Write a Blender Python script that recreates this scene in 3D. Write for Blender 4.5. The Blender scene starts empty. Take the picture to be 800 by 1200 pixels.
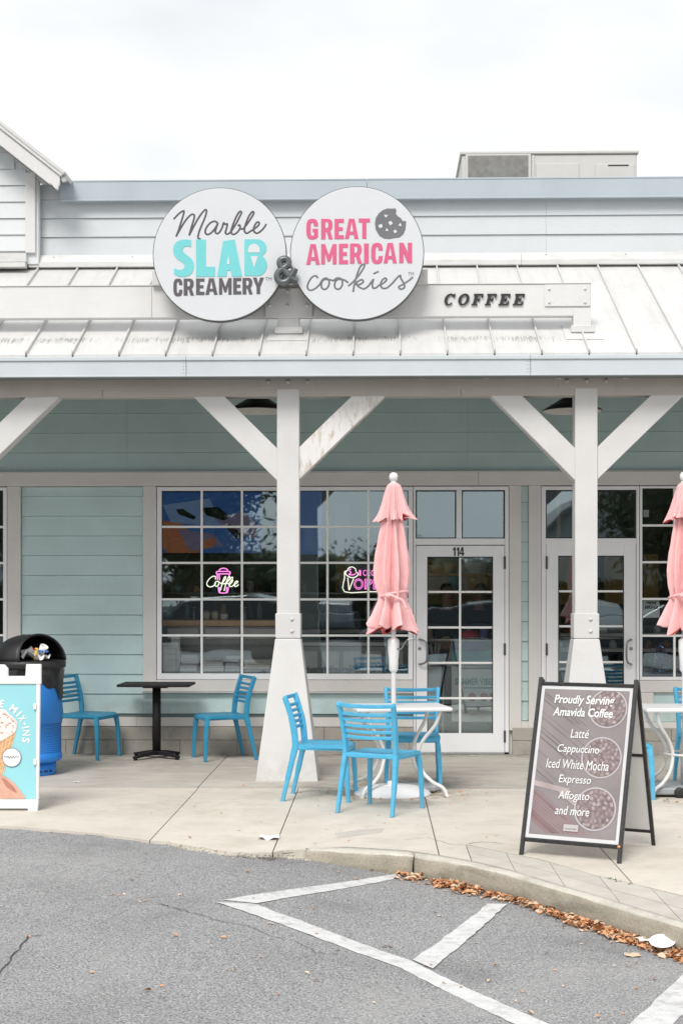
import bpy, bmesh, math, random
from mathutils import Vector, Matrix
from mathutils.geometry import tessellate_polygon
random.seed(11)
R = math.radians
S = bpy.context.scene
COL = S.collection

# ------------------------------------------------------------------ camera
FPX, HCAM, HOR, WY = 1700.0, 1.586, 700.0, 14.66   # focal length in px of an 800 px wide picture, eye height, horizon row, shop front plane
YAW = math.atan(40 / FPX)
cd = bpy.data.cameras.new("camera"); cam = bpy.data.objects.new("camera", cd); COL.objects.link(cam)
cam.location = (0, 0, HCAM); cam.rotation_euler = (R(90), 0, YAW)
cd.sensor_fit = 'HORIZONTAL'; cd.sensor_width = 36; cd.lens = 36 * FPX / 800
cd.shift_y = (HOR - 600) / 800; cd.clip_start = .1; cd.clip_end = 2000
S.camera = cam
# ------------------------------------------------------------------ daylight
SUN_EL, SUN_ROT = R(48), R(198)
W = bpy.data.worlds.new("World"); S.world = W; W.use_nodes = True
nt = W.node_tree; N = nt.nodes; L = nt.links
for n in list(N): N.remove(n)
out = N.new('ShaderNodeOutputWorld'); bg = N.new('ShaderNodeBackground'); L.new(bg.outputs[0], out.inputs[0])
sky = N.new('ShaderNodeTexSky'); sky.sky_type = 'NISHITA'; sky.sun_disc = False
sky.sun_elevation = SUN_EL; sky.sun_rotation = SUN_ROT; sky.air_density = 1; sky.dust_density = 2
bg.inputs[1].default_value = .1
tc = N.new('ShaderNodeTexCoord'); mp = N.new('ShaderNodeMapping'); mp.inputs['Scale'].default_value = (1, 1, 2.6)
nz = N.new('ShaderNodeTexNoise'); nz.inputs['Scale'].default_value = 1.7; nz.inputs['Detail'].default_value = 6; nz.inputs['Roughness'].default_value = .5
L.new(tc.outputs['Generated'], mp.inputs[0]); L.new(mp.outputs[0], nz.inputs['Vector'])
cr = N.new('ShaderNodeValToRGB'); cr.color_ramp.elements[0].position = .3; cr.color_ramp.elements[0].color = (.80, .80, .80, 1)
cr.color_ramp.elements[1].position = .62; cr.color_ramp.elements[1].color = (.98, .98, .98, 1)
L.new(nz.outputs[0], cr.inputs[0])
mx = N.new('ShaderNodeMix'); mx.data_type = 'RGBA'
L.new(cr.outputs[0], mx.inputs[0]); L.new(sky.outputs[0], mx.inputs[6]); cl = N.new('ShaderNodeValToRGB'); cl.color_ramp.elements[0].position = .34; cl.color_ramp.elements[0].color = (.67, .69, .71, 1); cl.color_ramp.elements[1].position = .60; cl.color_ramp.elements[1].color = (.86, .865, .87, 1)
n2_ = N.new('ShaderNodeTexNoise'); n2_.inputs['Scale'].default_value = 2.6; n2_.inputs['Detail'].default_value = 5; L.new(mp.outputs[0], n2_.inputs['Vector']); L.new(n2_.outputs[0], cl.inputs[0])
vm = N.new('ShaderNodeVectorMath'); vm.operation = 'SCALE'; vm.inputs['Scale'].default_value = 10; L.new(cl.outputs[0], vm.inputs[0]); L.new(vm.outputs[0], mx.inputs[7])
L.new(mx.outputs[2], bg.inputs[0])
sd = bpy.data.lights.new("sun", 'SUN'); sd.energy = 1.95; sd.angle = R(24); sd.color = (1, .965, .92)
so = bpy.data.objects.new("sun", sd); COL.objects.link(so)
# light comes from behind the camera, over the shoulder on the photograph's left
sdir = Vector((math.sin(SUN_ROT) * math.cos(SUN_EL), math.cos(SUN_ROT) * math.cos(SUN_EL), math.sin(SUN_EL)))
so.rotation_euler = sdir.to_track_quat('Z', 'Y').to_euler()
S.view_settings.view_transform = 'Standard'; S.view_settings.look = 'None'; S.view_settings.gamma = 1
S.view_settings.use_curve_mapping = False; S.view_settings.exposure = .40
S.render.film_transparent = False
try:
    S.cycles.max_bounces = 8; S.cycles.diffuse_bounces = 4; S.cycles.transparent_max_bounces = 12
    S.cycles.caustics_reflective = False; S.cycles.caustics_refractive = False; S.cycles.sample_clamp_indirect = 6
    S.cycles.use_denoising = True
except Exception: pass

# ------------------------------------------------------------------ helpers
CY, SYW = math.cos(YAW), math.sin(YAW)
def at(px, py, Y):
    """the point of the vertical plane at depth Y that the photograph shows at (px, py)"""
    u, v = (px - 400) / FPX, (HOR - py) / FPX
    dx, dy = -SYW + CY * u, CY + SYW * u
    t = Y / dy
    return Vector((dx * t, Y, HCAM + v * t))
def gr(px, py, z=0.0):
    """the point of the level z that the photograph shows at (px, py)"""
    u, v = (px - 400) / FPX, (HOR - py) / FPX
    t = (z - HCAM) / v
    return Vector(((-SYW + CY * u) * t, (CY + SYW * u) * t, z))
BLK = {   # heavy block capitals in a unit box, outline first, then counters
 'E': ([(0, 0), (1, 0), (1, .19), (.44, .19), (.44, .41), (.88, .41), (.88, .59), (.44, .59), (.44, .81), (1, .81), (1, 1), (0, 1)],),
 'T': ([(.32, 0), (.68, 0), (.68, .81), (1, .81), (1, 1), (0, 1), (0, .81), (.32, .81)],),
 'I': ([(0, 0), (1, 0), (1, 1), (0, 1)],),
 'A': ([(0, 0), (.29, 0), (.35, .2), (.65, .2), (.71, 0), (1, 0), (.70, 1), (.30, 1)], [(.39, .36), (.61, .36), (.5, .80)]),
 'M': ([(0, 0), (.25, 0), (.25, .55), (.42, .14), (.58, .14), (.75, .55), (.75, 0), (1, 0), (1, 1), (.75, 1), (.5, .46), (.25, 1), (0, 1)],),
 'N': ([(0, 0), (.33, 0), (.33, .50), (.66, 0), (1, 0), (1, 1), (.67, 1), (.67, .52), (.34, 1), (0, 1)],),
 'Y': ([(.34, 0), (.66, 0), (.66, .40), (1, 1), (.66, 1), (.5, .63), (.34, 1), (0, 1), (.34, .40)],),
 'R': ([(0, 0), (.37, 0), (.37, .36), (.48, .36), (.66, 0), (1, 0), (.78, .41), (.9, .50), (.96, .62), (.97, .74), (.93, .87), (.82, .96), (.66, 1), (0, 1)], [(.37, .54), (.52, .54), (.60, .60), (.62, .69), (.60, .77), (.52, .82), (.37, .82)]),
 'G': ([(.97, .64), (.96, .80), (.86, .94), (.68, 1), (.36, 1), (.14, .94), (.03, .80), (0, .66), (0, .34), (.03, .20), (.14, .06), (.34, 0), (.60, 0), (.84, .05), (.97, .12), (.97, .52), (.52, .52), (.52, .36), (.64, .36), (.64, .19), (.50, .17), (.40, .21), (.36, .30), (.36, .70), (.40, .79), (.50, .83), (.59, .80), (.62, .72), (.62, .64)],),
 'C': ([(.98, .64), (.96, .80), (.86, .94), (.68, 1), (.36, 1), (.14, .94), (.03, .80), (0, .66), (0, .34), (.03, .20), (.14, .06), (.34, 0), (.68, 0), (.86, .06), (.96, .20), (.98, .37), (.63, .37), (.62, .26), (.57, .19), (.48, .17), (.40, .21), (.36, .30), (.36, .70), (.40, .79), (.48, .83), (.57, .81), (.62, .74), (.63, .64)],),
 'S': ([(.05, .07), (.28, 0), (.55, -.005), (.80, .04), (.95, .14), (1, .27), (.97, .40), (.85, .50), (.66, .58), (.50, .65), (.45, .72), (.50, .79), (.62, .82), (.80, .81), (.86, .80), (.86, .985), (.66, 1.0), (.42, .995), (.20, .95), (.05, .86), (0, .74), (.03, .60), (.14, .50), (.34, .42), (.50, .36), (.56, .29), (.52, .22), (.38, .18), (.20, .19), (.05, .23)],),
 '1': ([(.42, 0), (1, 0), (1, 1), (.50, 1), (0, .80), (0, .62), (.42, .74)],),
 '4': ([(.50, 0), (.82, 0), (.82, .20), (1, .20), (1, .36), (.82, .36), (.82, 1), (.42, 1), (0, .36), (0, .20), (.50, .20)], [(.24, .36), (.50, .36), (.50, .74)])}
def X(px, Y=WY): return at(px, HOR, Y).x
def Z(py, Y=WY, px=440): return at(px, py, Y).z
def lin(h):
    h = h.lstrip('#'); c = [int(h[i:i + 2], 16) / 255 for i in (0, 2, 4)]
    return tuple((x / 12.92 if x <= .04045 else ((x + .055) / 1.055) ** 2.4) for x in c) + (1,)
MATS = {}
def mat(name, col, rough=.6, metal=0., var=.06, scale=6., bump=.0, bscale=60., dirt=0., dcol=(.12, .1, .08, 1), dscale=2.5,
        streak=None, spec=.5, bstreak=None, emit=None, estr=0., coat=0., speck=None, obj_var=0.):
    m = bpy.data.materials.new(name); m.use_nodes = True; t = m.node_tree; n, l = t.nodes, t.links
    b = n['Principled BSDF']; c = lin(col) if isinstance(col, str) else tuple(col) + ((1,) if len(col) == 3 else ())
    co = n.new('ShaderNodeTexCoord'); geo = n.new('ShaderNodeNewGeometry')
    P = geo.outputs['Position']
    nz = n.new('ShaderNodeTexNoise'); nz.inputs['Scale'].default_value = scale; nz.inputs['Detail'].default_value = 5
    l.new(P, nz.inputs['Vector'])
    mr = n.new('ShaderNodeMapRange'); mr.inputs[1].default_value = .3; mr.inputs[2].default_value = .7
    mr.inputs[3].default_value = 1 - var; mr.inputs[4].default_value = 1 + var
    l.new(nz.outputs[0], mr.inputs[0])
    mul = n.new('ShaderNodeMix'); mul.data_type = 'RGBA'; mul.blend_type = 'MULTIPLY'; mul.inputs[0].default_value = 1
    mul.inputs[6].default_value = c; l.new(mr.outputs[0], mul.inputs[7]); col_out = mul.outputs[2]
    if obj_var:
        oi = n.new('ShaderNodeObjectInfo'); m2 = n.new('ShaderNodeMapRange'); m2.inputs[3].default_value = 1 - obj_var; m2.inputs[4].default_value = 1 + obj_var
        l.new(oi.outputs['Random'], m2.inputs[0]); q = n.new('ShaderNodeMix'); q.data_type = 'RGBA'; q.blend_type = 'MULTIPLY'; q.inputs[0].default_value = 1
        l.new(col_out, q.inputs[6]); l.new(m2.outputs[0], q.inputs[7]); col_out = q.outputs[2]
    if speck:   # (scale, dark colour, light colour, amount)
        for k, (sc, cc, lo, hi, amt) in enumerate(speck):
            v = n.new('ShaderNodeTexNoise'); v.inputs['Scale'].default_value = sc; v.inputs['Detail'].default_value = 3; l.new(P, v.inputs['Vector'])
            r = n.new('ShaderNodeMapRange'); r.inputs[1].default_value = lo; r.inputs[2].default_value = hi; r.inputs[4].default_value = amt
            l.new(v.outputs[0], r.inputs[0]); q = n.new('ShaderNodeMix'); q.data_type = 'RGBA'; l.new(r.outputs[0], q.inputs[0])
            l.new(col_out, q.inputs[6]); q.inputs[7].default_value = cc; col_out = q.outputs[2]
    if dirt:
        d = n.new('ShaderNodeTexNoise'); d.inputs['Scale'].default_value = dscale; d.inputs['Detail'].default_value = 8; d.inputs['Roughness'].default_value = .65
        src = P
        if streak:
            mpn = n.new('ShaderNodeMapping'); mpn.inputs['Scale'].default_value = streak; l.new(P, mpn.inputs[0]); src = mpn.outputs[0]
        l.new(src, d.inputs['Vector'])
        r = n.new('ShaderNodeMapRange'); r.inputs[1].default_value = .5; r.inputs[2].default_value = .75; r.inputs[4].default_value = dirt
        l.new(d.outputs[0], r.inputs[0]); q = n.new('ShaderNodeMix'); q.data_type = 'RGBA'; l.new(r.outputs[0], q.inputs[0])
        l.new(col_out, q.inputs[6]); q.inputs[7].default_value = dcol; col_out = q.outputs[2]
    l.new(col_out, b.inputs['Base Color'])
    b.inputs['Roughness'].default_value = rough; b.inputs['Metallic'].default_value = metal
    b.inputs['Specular IOR Level'].default_value = spec; b.inputs['Coat Weight'].default_value = coat
    if bump:
        bn = n.new('ShaderNodeTexNoise'); bn.inputs['Scale'].default_value = bscale; bn.inputs['Detail'].default_value = 4
        if bstreak:
            bm_ = n.new('ShaderNodeMapping'); bm_.inputs['Scale'].default_value = bstreak; l.new(P, bm_.inputs[0]); l.new(bm_.outputs[0], bn.inputs['Vector'])
        else: l.new(P, bn.inputs['Vector'])
        bp = n.new('ShaderNodeBump'); bp.inputs['Strength'].default_value = bump; bp.inputs['Distance'].default_value = .01
        l.new(bn.outputs[0], bp.inputs['Height']); l.new(bp.outputs[0], b.inputs['Normal'])
    if emit:
        b.inputs['Emission Color'].default_value = lin(emit) if isinstance(emit, str) else emit; b.inputs['Emission Strength'].default_value = estr
    MATS[name] = m; return m

def add(o):
    COL.objects.link(o); return o
def props(o, label=None, cat=None, group=None, kind=None):
    if label: o['label'] = label
    if cat: o['category'] = cat
    if group: o['group'] = group
    if kind: o['kind'] = kind
    return o
def thing(name, label=None, cat=None, loc=(0, 0, 0), rz=0, group=None, kind=None):
    o = add(bpy.data.objects.new(name, None)); o.location = loc; o.rotation_euler = (0, 0, rz); o.empty_display_size = .1
    return props(o, label, cat, group, kind)
def world_of(p):
    v = Vector((0, 0, 0))
    while p is not None: v = v + Vector(p.location); p = p.parent
    return v
class MB:
    """collects faces; build() links them as one mesh object. Coordinates are world ones unless local=True at build."""
    def __init__(s): s.v = []; s.f = []; s.m = []; s.mi = 0; s.smooth = False; s.sm = []
    def face(s, idx): s.f.append(tuple(idx)); s.m.append(s.mi); s.sm.append(s.smooth)
    def vert(s, p): s.v.append(tuple(p)); return len(s.v) - 1
    def quad(s, a, b, c, d): i = len(s.v); s.v += [tuple(a), tuple(b), tuple(c), tuple(d)]; s.face((i, i + 1, i + 2, i + 3)); return s
    def tri(s, a, b, c): i = len(s.v); s.v += [tuple(a), tuple(b), tuple(c)]; s.face((i, i + 1, i + 2)); return s
    def hexa(s, p):   # 8 points: bottom ring 0-3 (ccw from above), top ring 4-7
        i = len(s.v); s.v += [tuple(q) for q in p]
        for f in ((3, 2, 1, 0), (4, 5, 6, 7), (0, 1, 5, 4), (1, 2, 6, 5), (2, 3, 7, 6), (3, 0, 4, 7)): s.face([i + k for k in f])
        return s
    def box(s, x0, x1, y0, y1, z0, z1):
        if x0 > x1: x0, x1 = x1, x0
        if y0 > y1: y0, y1 = y1, y0
        if z0 > z1: z0, z1 = z1, z0
        return s.hexa([(x0, y0, z0), (x1, y0, z0), (x1, y1, z0), (x0, y1, z0), (x0, y0, z1), (x1, y0, z1), (x1, y1, z1), (x0, y1, z1)])
    def extrude(s, poly, d, caps=True):   # poly: 3-D points of a planar outline, d: offset vector
        n = len(poly); i = len(s.v); d = Vector(d); poly = [Vector(p) for p in poly]
        s.v += [tuple(p) for p in poly] + [tuple(p + d) for p in poly]
        nrm = Vector((0, 0, 0))
        for k in range(n): nrm += poly[k].cross(poly[(k + 1) % n])
        flip = nrm.dot(d) > 0
        for k in range(n):
            q = (i + k, i + (k + 1) % n, i + n + (k + 1) % n, i + n + k); s.face(q if flip else q[::-1])
        if caps:
            for t in tessellate_polygon([poly]):
                a, b, c = t; tn = (poly[b] - poly[a]).cross(poly[c] - poly[a])
                if tn.dot(d) > 0: t = (c, b, a)
                s.face([i + k for k in t]); s.face([i + n + k for k in reversed(t)])
        return s
    def tube(s, pts, r, n=8, rx=None, caps=True, closed=False, up=None, sq=False):
        """pts polyline; r radius or list; rx second radius (elliptic / rectangular section); sq: chamfered rectangle"""
        P = [Vector(p) for p in pts]; m = len(P); rr = r if isinstance(r, (list, tuple)) else [r] * m
        r2 = rx if isinstance(rx, (list, tuple)) else [rx if rx is not None else q for q in rr] if not isinstance(rx, (list, tuple)) else rx
        if rx is None: r2 = rr
        T = []
        for k in range(m):
            if closed: t = P[(k + 1) % m] - P[k - 1]
            else: t = P[min(k + 1, m - 1)] - P[max(k - 1, 0)]
            T.append(t.normalized() if t.length > 1e-9 else Vector((0, 0, 1)))
        u = Vector(up) if up is not None else (Vector((0, 0, 1)) if abs(T[0].z) < .9 else Vector((1, 0, 0)))
        base = len(s.v); sm = s.smooth; s.smooth = not sq
        prev = None
        for k in range(m):
            if up is None and prev is not None: a = prev - T[k] * prev.dot(T[k])
            else: a = u - T[k] * u.dot(T[k])
            if a.length < 1e-6: a = Vector((1, 0, 0)) - T[k] * T[k].x
            a.normalize(); b = T[k].cross(a); prev = a
            if sq:
                c = .7; ring = [(1, c), (c, 1), (-c, 1), (-1, c), (-1, -c), (-c, -1), (c, -1), (1, -c)]
            else: ring = [(math.cos(2 * math.pi * j / n), math.sin(2 * math.pi * j / n)) for j in range(n)]
            for (p, q) in ring: s.v.append(tuple(P[k] + a * (p * rr[k]) + b * (q * r2[k])))
        nn = len(ring)
        for k in range(m if closed else m - 1):
            k2 = (k + 1) % m
            for j in range(nn):
                s.face((base + k * nn + j, base + k * nn + (j + 1) % nn, base + k2 * nn + (j + 1) % nn, base + k2 * nn + j))
        s.smooth = False
        if caps and not closed:
            s.face([base + j for j in reversed(range(nn))]); s.face([base + (m - 1) * nn + j for j in range(nn)])
        s.smooth = sm; return s
    def lathe(s, prof, c=(0, 0, 0), n=24, ax=None, smooth=True, arc=None):
        """prof: (r, h) pairs, turned round the z axis through c (or the axis ax)"""
        c = Vector(c); M = Matrix.Identity(3)
        if ax is not None: M = Vector(ax).to_track_quat('Z', 'Y').to_matrix()
        base = len(s.v); sm = s.smooth; s.smooth = smooth
        for (r, h) in prof:
            for j in range(n):
                a = 2 * math.pi * j / n; s.v.append(tuple(c + M @ Vector((r * math.cos(a), r * math.sin(a), h))))
        for k in range(len(prof) - 1):
            for j in range(n):
                s.face((base + k * n + j, base + k * n + (j + 1) % n, base + (k + 1) * n + (j + 1) % n, base + (k + 1) * n + j))
        s.smooth = False
        if prof[0][0] > 1e-5: s.face([base + j for j in reversed(range(n))])
        if prof[-1][0] > 1e-5: s.face([base + (len(prof) - 1) * n + j for j in range(n)])
        s.smooth = sm; return s
    def build(s, name, m, parent=None, bevel=0, local=False, label=None, kind=None, seg=1):
        me = bpy.data.meshes.new(name)
        off = Vector((0, 0, 0)) if (local or parent is None) else world_of(parent)
        me.from_pydata([(a - off.x, b - off.y, c - off.z) for a, b, c in s.v], [], s.f)
        ms = m if isinstance(m, (list, tuple)) else [m]
        for q in ms: me.materials.append(MATS[q] if isinstance(q, str) else q)
        me.polygons.foreach_set('material_index', s.m); me.polygons.foreach_set('use_smooth', s.sm)
        if bevel:
            bm = bmesh.new(); bm.from_mesh(me); bmesh.ops.remove_doubles(bm, verts=bm.verts, dist=1e-5)
            es = [e for e in bm.edges if len(e.link_faces) == 2 and e.calc_face_angle(0) > R(32)]
            bmesh.ops.bevel(bm, geom=es, offset=bevel, segments=seg, affect='EDGES', profile=.5, clamp_overlap=True)
            bm.to_mesh(me); bm.free()
        me.update(); o = add(bpy.data.objects.new(name, me))
        if parent is not None: o.parent = parent
        if label: o['label'] = label
        if kind: o['kind'] = kind
        return o
def box(name, m, parent, x0, x1, y0, y1, z0, z1, bevel=.003, **k): return MB().box(x0, x1, y0, y1, z0, z1).build(name, m, parent, bevel, **k)
def share(o, parent, loc, rz=None):
    c = o.copy(); add(c); c.parent = parent; c.location = loc
    if rz is not None: c.rotation_euler = (0, 0, rz)
    return c
def copy_tree(o, parent=None):
    c = o.copy(); add(c); c.parent = parent
    for ch in list(o.children): copy_tree(ch, c)
    return c
def smooth_path(pts, k=6, closed=False):
    P = [Vector(p) for p in pts]; n = len(P); o = []
    for i in range(n if closed else n - 1):
        a, b, c, d = (P[(i - 1) % n], P[i], P[(i + 1) % n], P[(i + 2) % n]) if closed else (P[max(i - 1, 0)], P[i], P[i + 1], P[min(i + 2, n - 1)])
        for j in range(k):
            t = j / k; o.append(.5 * ((2 * b) + (c - a) * t + (2 * a - 5 * b + 4 * c - d) * t * t + (3 * b - a - 3 * c + d) * t ** 3))
    if not closed: o.append(P[-1])
    return o
def text_mesh(s, bold=0., shear=0., outline=0., spacing=1., res=4):
    cu = bpy.data.curves.new('t', 'FONT'); cu.body = s; cu.size = 1; cu.offset = bold; cu.shear = shear; cu.space_character = spacing; cu.resolution_u = res
    if outline: cu.fill_mode = 'NONE'; cu.bevel_depth = outline; cu.bevel_resolution = 1
    ob = bpy.data.objects.new('t', cu); add(ob); bpy.context.view_layer.update()
    dg = bpy.context.evaluated_depsgraph_get(); me = bpy.data.meshes.new_from_object(ob.evaluated_get(dg))
    V = [tuple(v.co) for v in me.vertices]; F = [tuple(p.vertices) for p in me.polygons]
    bpy.data.objects.remove(ob); bpy.data.curves.remove(cu); bpy.data.meshes.remove(me)
    return V, F
def text_box(s, fn, w, h, thick=0.0, bold=0., shear=0., outline=0., spacing=1.):
    """letters fitted into a w x h rectangle; fn(u, v, d) maps to space (u right, v up, d towards the viewer). returns MB"""
    V, F = text_mesh(s, bold, shear, outline, spacing)
    x0, x1 = min(v[0] for v in V), max(v[0] for v in V); y0, y1 = min(v[1] for v in V), max(v[1] for v in V)
    sx, sy = w / (x1 - x0), h / (y1 - y0); mb = MB()
    U = [((v[0] - x0) * sx, (v[1] - y0) * sy, v[2] * sy) for v in V]
    if outline:
        for u in U: mb.v.append(tuple(fn(u[0], u[1], u[2])))
        for f in F: mb.face(f)
        return mb
    n = len(U)
    for u in U: mb.v.append(tuple(fn(u[0], u[1], thick)))
    if thick <= 0:
        for f in F: mb.face(f)
        return mb
    for u in U: mb.v.append(tuple(fn(u[0], u[1], 0)))
    cnt = {}
    for f in F:
        mb.face(f)
        for a, b in zip(f, f[1:] + f[:1]): cnt[(a, b)] = 1
    # weld boundary by coordinates
    for (a, b) in list(cnt):
        if (b, a) not in cnt: mb.face((b, a, a + n, b + n))
    return mb
def px_text(s, x0, y0, x1, y1, Y, thick=.0, **k):
    """letters filling the photograph's rectangle (x0,y0)-(x1,y1) on the plane at depth Y, facing the street"""
    a, b = at(x0, y1, Y), at(x1, y0, Y)
    return text_box(s, lambda u, v, d: (a.x + u, Y - d, a.z + v), b.x - a.x, b.z - a.z, thick, **k)
def stroke(mb, pts, r, fn, k=5, flat=.35, closed=False, n=8):
    """a round pen stroke through 2-D points, flattened in depth"""
    P = smooth_path([(p[0], p[1], 0) for p in pts], k, closed)
    Q = [Vector(fn(p.x, p.y)) for p in P]
    mb.tube(Q, r * flat, n=n, rx=r, up=(0, -1, 0), closed=closed)
    return mb

def block_letter(ch, fn, parent, m, hole_m, name='letter', thick=.004):
    """fn(u, v) of the unit box -> point of the face; the letter stands thick proud of it, counters lie just above"""
    g = BLK[ch]; q = Vector((0, thick, 0))
    o = MB().extrude([Vector(fn(*p)) - q for p in g[0]], q).build(name, m, parent)
    for h in g[1:]: MB().extrude([Vector(fn(*p)) - q * 1.6 for p in h], q * .5).build(name + '_counter', hole_m, parent)
    return o
# ------------------------------------------------------------------ materials
mat('asphalt', (.29, .288, .292), .93, var=.10, scale=1.3, bump=.8, bscale=100, speck=[(108, (.58, .58, .57, 1), .50, .63, .82), (90, (.07, .07, .075, 1), .51, .63, .75), (42, (.19, .19, .195, 1), .48, .70, .3), (16, (.36, .355, .35, 1), .5, .72, .45)], dirt=.5, dcol=(.19, .19, .19, 1), dscale=.7)
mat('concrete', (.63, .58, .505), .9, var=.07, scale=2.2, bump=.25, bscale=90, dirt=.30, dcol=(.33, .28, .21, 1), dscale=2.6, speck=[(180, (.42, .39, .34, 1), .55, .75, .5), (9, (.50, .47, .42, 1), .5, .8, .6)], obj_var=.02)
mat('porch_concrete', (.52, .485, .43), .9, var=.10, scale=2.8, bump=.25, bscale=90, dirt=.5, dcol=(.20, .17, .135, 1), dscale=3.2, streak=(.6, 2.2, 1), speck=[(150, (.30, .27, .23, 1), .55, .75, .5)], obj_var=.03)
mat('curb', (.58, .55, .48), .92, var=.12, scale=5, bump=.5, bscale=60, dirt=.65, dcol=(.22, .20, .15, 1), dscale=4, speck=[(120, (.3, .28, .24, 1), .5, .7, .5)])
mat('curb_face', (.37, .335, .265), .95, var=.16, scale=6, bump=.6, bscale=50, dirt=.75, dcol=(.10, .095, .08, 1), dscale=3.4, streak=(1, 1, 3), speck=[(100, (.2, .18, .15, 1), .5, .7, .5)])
mat('paver', (.53, .50, .445), .92, var=.08, scale=6, bump=.4, bscale=90, dirt=.35, dcol=(.33, .30, .26, 1), dscale=5, obj_var=.04)
mat('joint', (.16, .14, .11), .95, var=.3, scale=30)
mat('crack', (.05, .05, .05), .95, var=.3, scale=30)
mat('road_paint', (.66, .66, .65), .85, var=.10, scale=14, bump=.3, bscale=150, dirt=.75, dcol=(.25, .25, .25, 1), dscale=11, speck=[(170, (.30, .30, .30, 1), .55, .68, .65)])
mat('beam_white', (.71, .705, .695), .55, var=.03, scale=3, bump=.12, bscale=70, dirt=.18, dcol=(.5, .47, .43, 1), dscale=3, streak=(1, 1, 3))
mat('white_paint', (.67, .665, .655), .55, var=.03, scale=3, bump=.12, bscale=70, dirt=.12, dcol=(.45, .43, .39, 1), dscale=3)
mat('post_paint', (.655, .65, .64), .5, var=.03, scale=4, bump=.15, bscale=50, dirt=.16, dcol=(.50, .47, .42, 1), dscale=5)
mat('worn_paint', (.76, .75, .73), .6, var=.04, scale=4, bump=.2, bscale=50, dirt=.85, dcol=(.38, .27, .15, 1), dscale=13, streak=(2.2, 1, .6))
mat('beam_paint', (.475, .45, .41), .6, var=.05, scale=3, bump=.15, bscale=60, dirt=.3, dcol=(.40, .36, .30, 1), dscale=2.4)
mat('trim_paint', (.70, .675, .645), .6, var=.03, scale=3, bump=.12, bscale=80, dirt=.14, dcol=(.42, .38, .34, 1), dscale=3.4)
mat('frame_paint', (.86, .865, .875), .4, var=.03, scale=5, bump=.05, dirt=.10, dcol=(.4, .4, .4, 1))
mat('muntin_paint', (.90, .90, .88), .45, var=.02)
mat('lap_gap_shade', (.17, .22, .22), .9)  # backing coloured dark so the gaps between boards read as shadow lines
mat('lap_gap_shade_pale', (.38, .41, .42), .9)  # paler backing, lap shadow put into its colour too
mat('teal_siding', (.54, .69, .685), .7, var=.05, scale=2.2, bump=.3, bscale=40, dirt=.2, dcol=(.34, .46, .46, 1), dscale=2, streak=(1, 1, .5), obj_var=.025)
mat('pale_siding', (.60, .63, .645), .7, var=.03, scale=2.2, bump=.25, bscale=40, dirt=.12, dcol=(.45, .47, .47, 1), dscale=2, obj_var=.012)
mat('gable_siding', (.67, .69, .70), .7, var=.03, scale=2.2, bump=.25, bscale=40, dirt=.12, dcol=(.45, .47, .47, 1), dscale=2, obj_var=.012)
mat('roof_metal', (.63, .625, .615), .42, var=.035, scale=5, bump=.05, bscale=12, dirt=.42, dcol=(.46, .44, .41, 1), dscale=2.2, streak=(5, .7, .7), obj_var=.015)
mat('roof_seam', (.62, .62, .61), .5, var=.08, scale=9, dirt=.4, dcol=(.25, .23, .2, 1), dscale=9)
mat('grime', (.27, .26, .24), .8, var=.3, scale=18)
mat('flashing', (.65, .65, .64), .45, var=.04, scale=4, dirt=.45, dcol=(.45, .42, .38, 1), dscale=3.5, streak=(1, 1, 3))
mat('cap_metal', (.43, .49, .53), .42, var=.035, scale=2, bump=.04, bscale=8, dirt=.18, dcol=(.22, .26, .28, 1), dscale=1.6, streak=(1, 1, .3))
mat('gutter_metal', (.575, .62, .645), .38, var=.03, scale=3, bump=.03, bscale=10, dirt=.14, dcol=(.4, .42, .42, 1), dscale=2.2)
mat('drip', (.42, .41, .39), .8, var=.3, scale=18)
mat('galvanised', (.42, .42, .42), .45, .5, var=.08, scale=30)
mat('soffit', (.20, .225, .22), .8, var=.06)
mat('stem_block', (.42, .395, .35), .95, var=.14, scale=5, bump=.6, bscale=60, dirt=.65, dcol=(.13, .12, .10, 1), dscale=5)
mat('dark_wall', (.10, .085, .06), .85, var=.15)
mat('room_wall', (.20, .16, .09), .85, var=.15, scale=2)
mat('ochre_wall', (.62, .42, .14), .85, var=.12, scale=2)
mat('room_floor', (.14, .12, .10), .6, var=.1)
mat('black_rubber', (.02, .02, .02), .6, var=.1)
mat('black_metal', (.022, .022, .024), .42, var=.15, scale=20, dirt=.35, dcol=(.10, .10, .10, 1), dscale=30)
mat('hinge_metal', (.10, .10, .10), .5, .5)
mat('handle_metal', (.30, .30, .30), .25, .9, var=.05)
mat('number_black', (.015, .015, .015), .5)
mat('sign_face', (.66, .68, .70), .35, var=.012, scale=2, dirt=.05)
mat('sign_edge', (.11, .11, .11), .5, var=.1)
mat('grey_ink', (.095, .085, .095), .5, var=.03)
mat('ink_soft', (.16, .16, .175), .5, var=.05)
mat('aqua_ink', (.17, .60, .62), .45, var=.02)
mat('pink_ink', (.66, .11, .24), .45, var=.02)
mat('sign_white', (.66, .68, .70), .4, var=.01)
mat('ampersand_metal', (.13, .14, .145), .32, .35, var=.3, scale=9)
mat('coffee_black', (.02, .022, .024), .4, var=.2, scale=20)
mat('ac_metal', (.60, .595, .57), .55, var=.05, scale=3, dirt=.3, dcol=(.4, .38, .33, 1), dscale=3)
mat('ac_grille', (.26, .26, .25), .8, var=.15, scale=20)
mat('shade_black', (.012, .012, .012), .35)
mat('shade_white', (.62, .60, .55), .5, var=.05)
mat('chair_shade_blue', (.025, .26, .44), .42, var=.05, scale=8, bump=.05, bscale=200, dirt=.12, dcol=(.10, .40, .60, 1), dscale=9, obj_var=.02)  # same chair plastic with porch shade put into its colour
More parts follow.
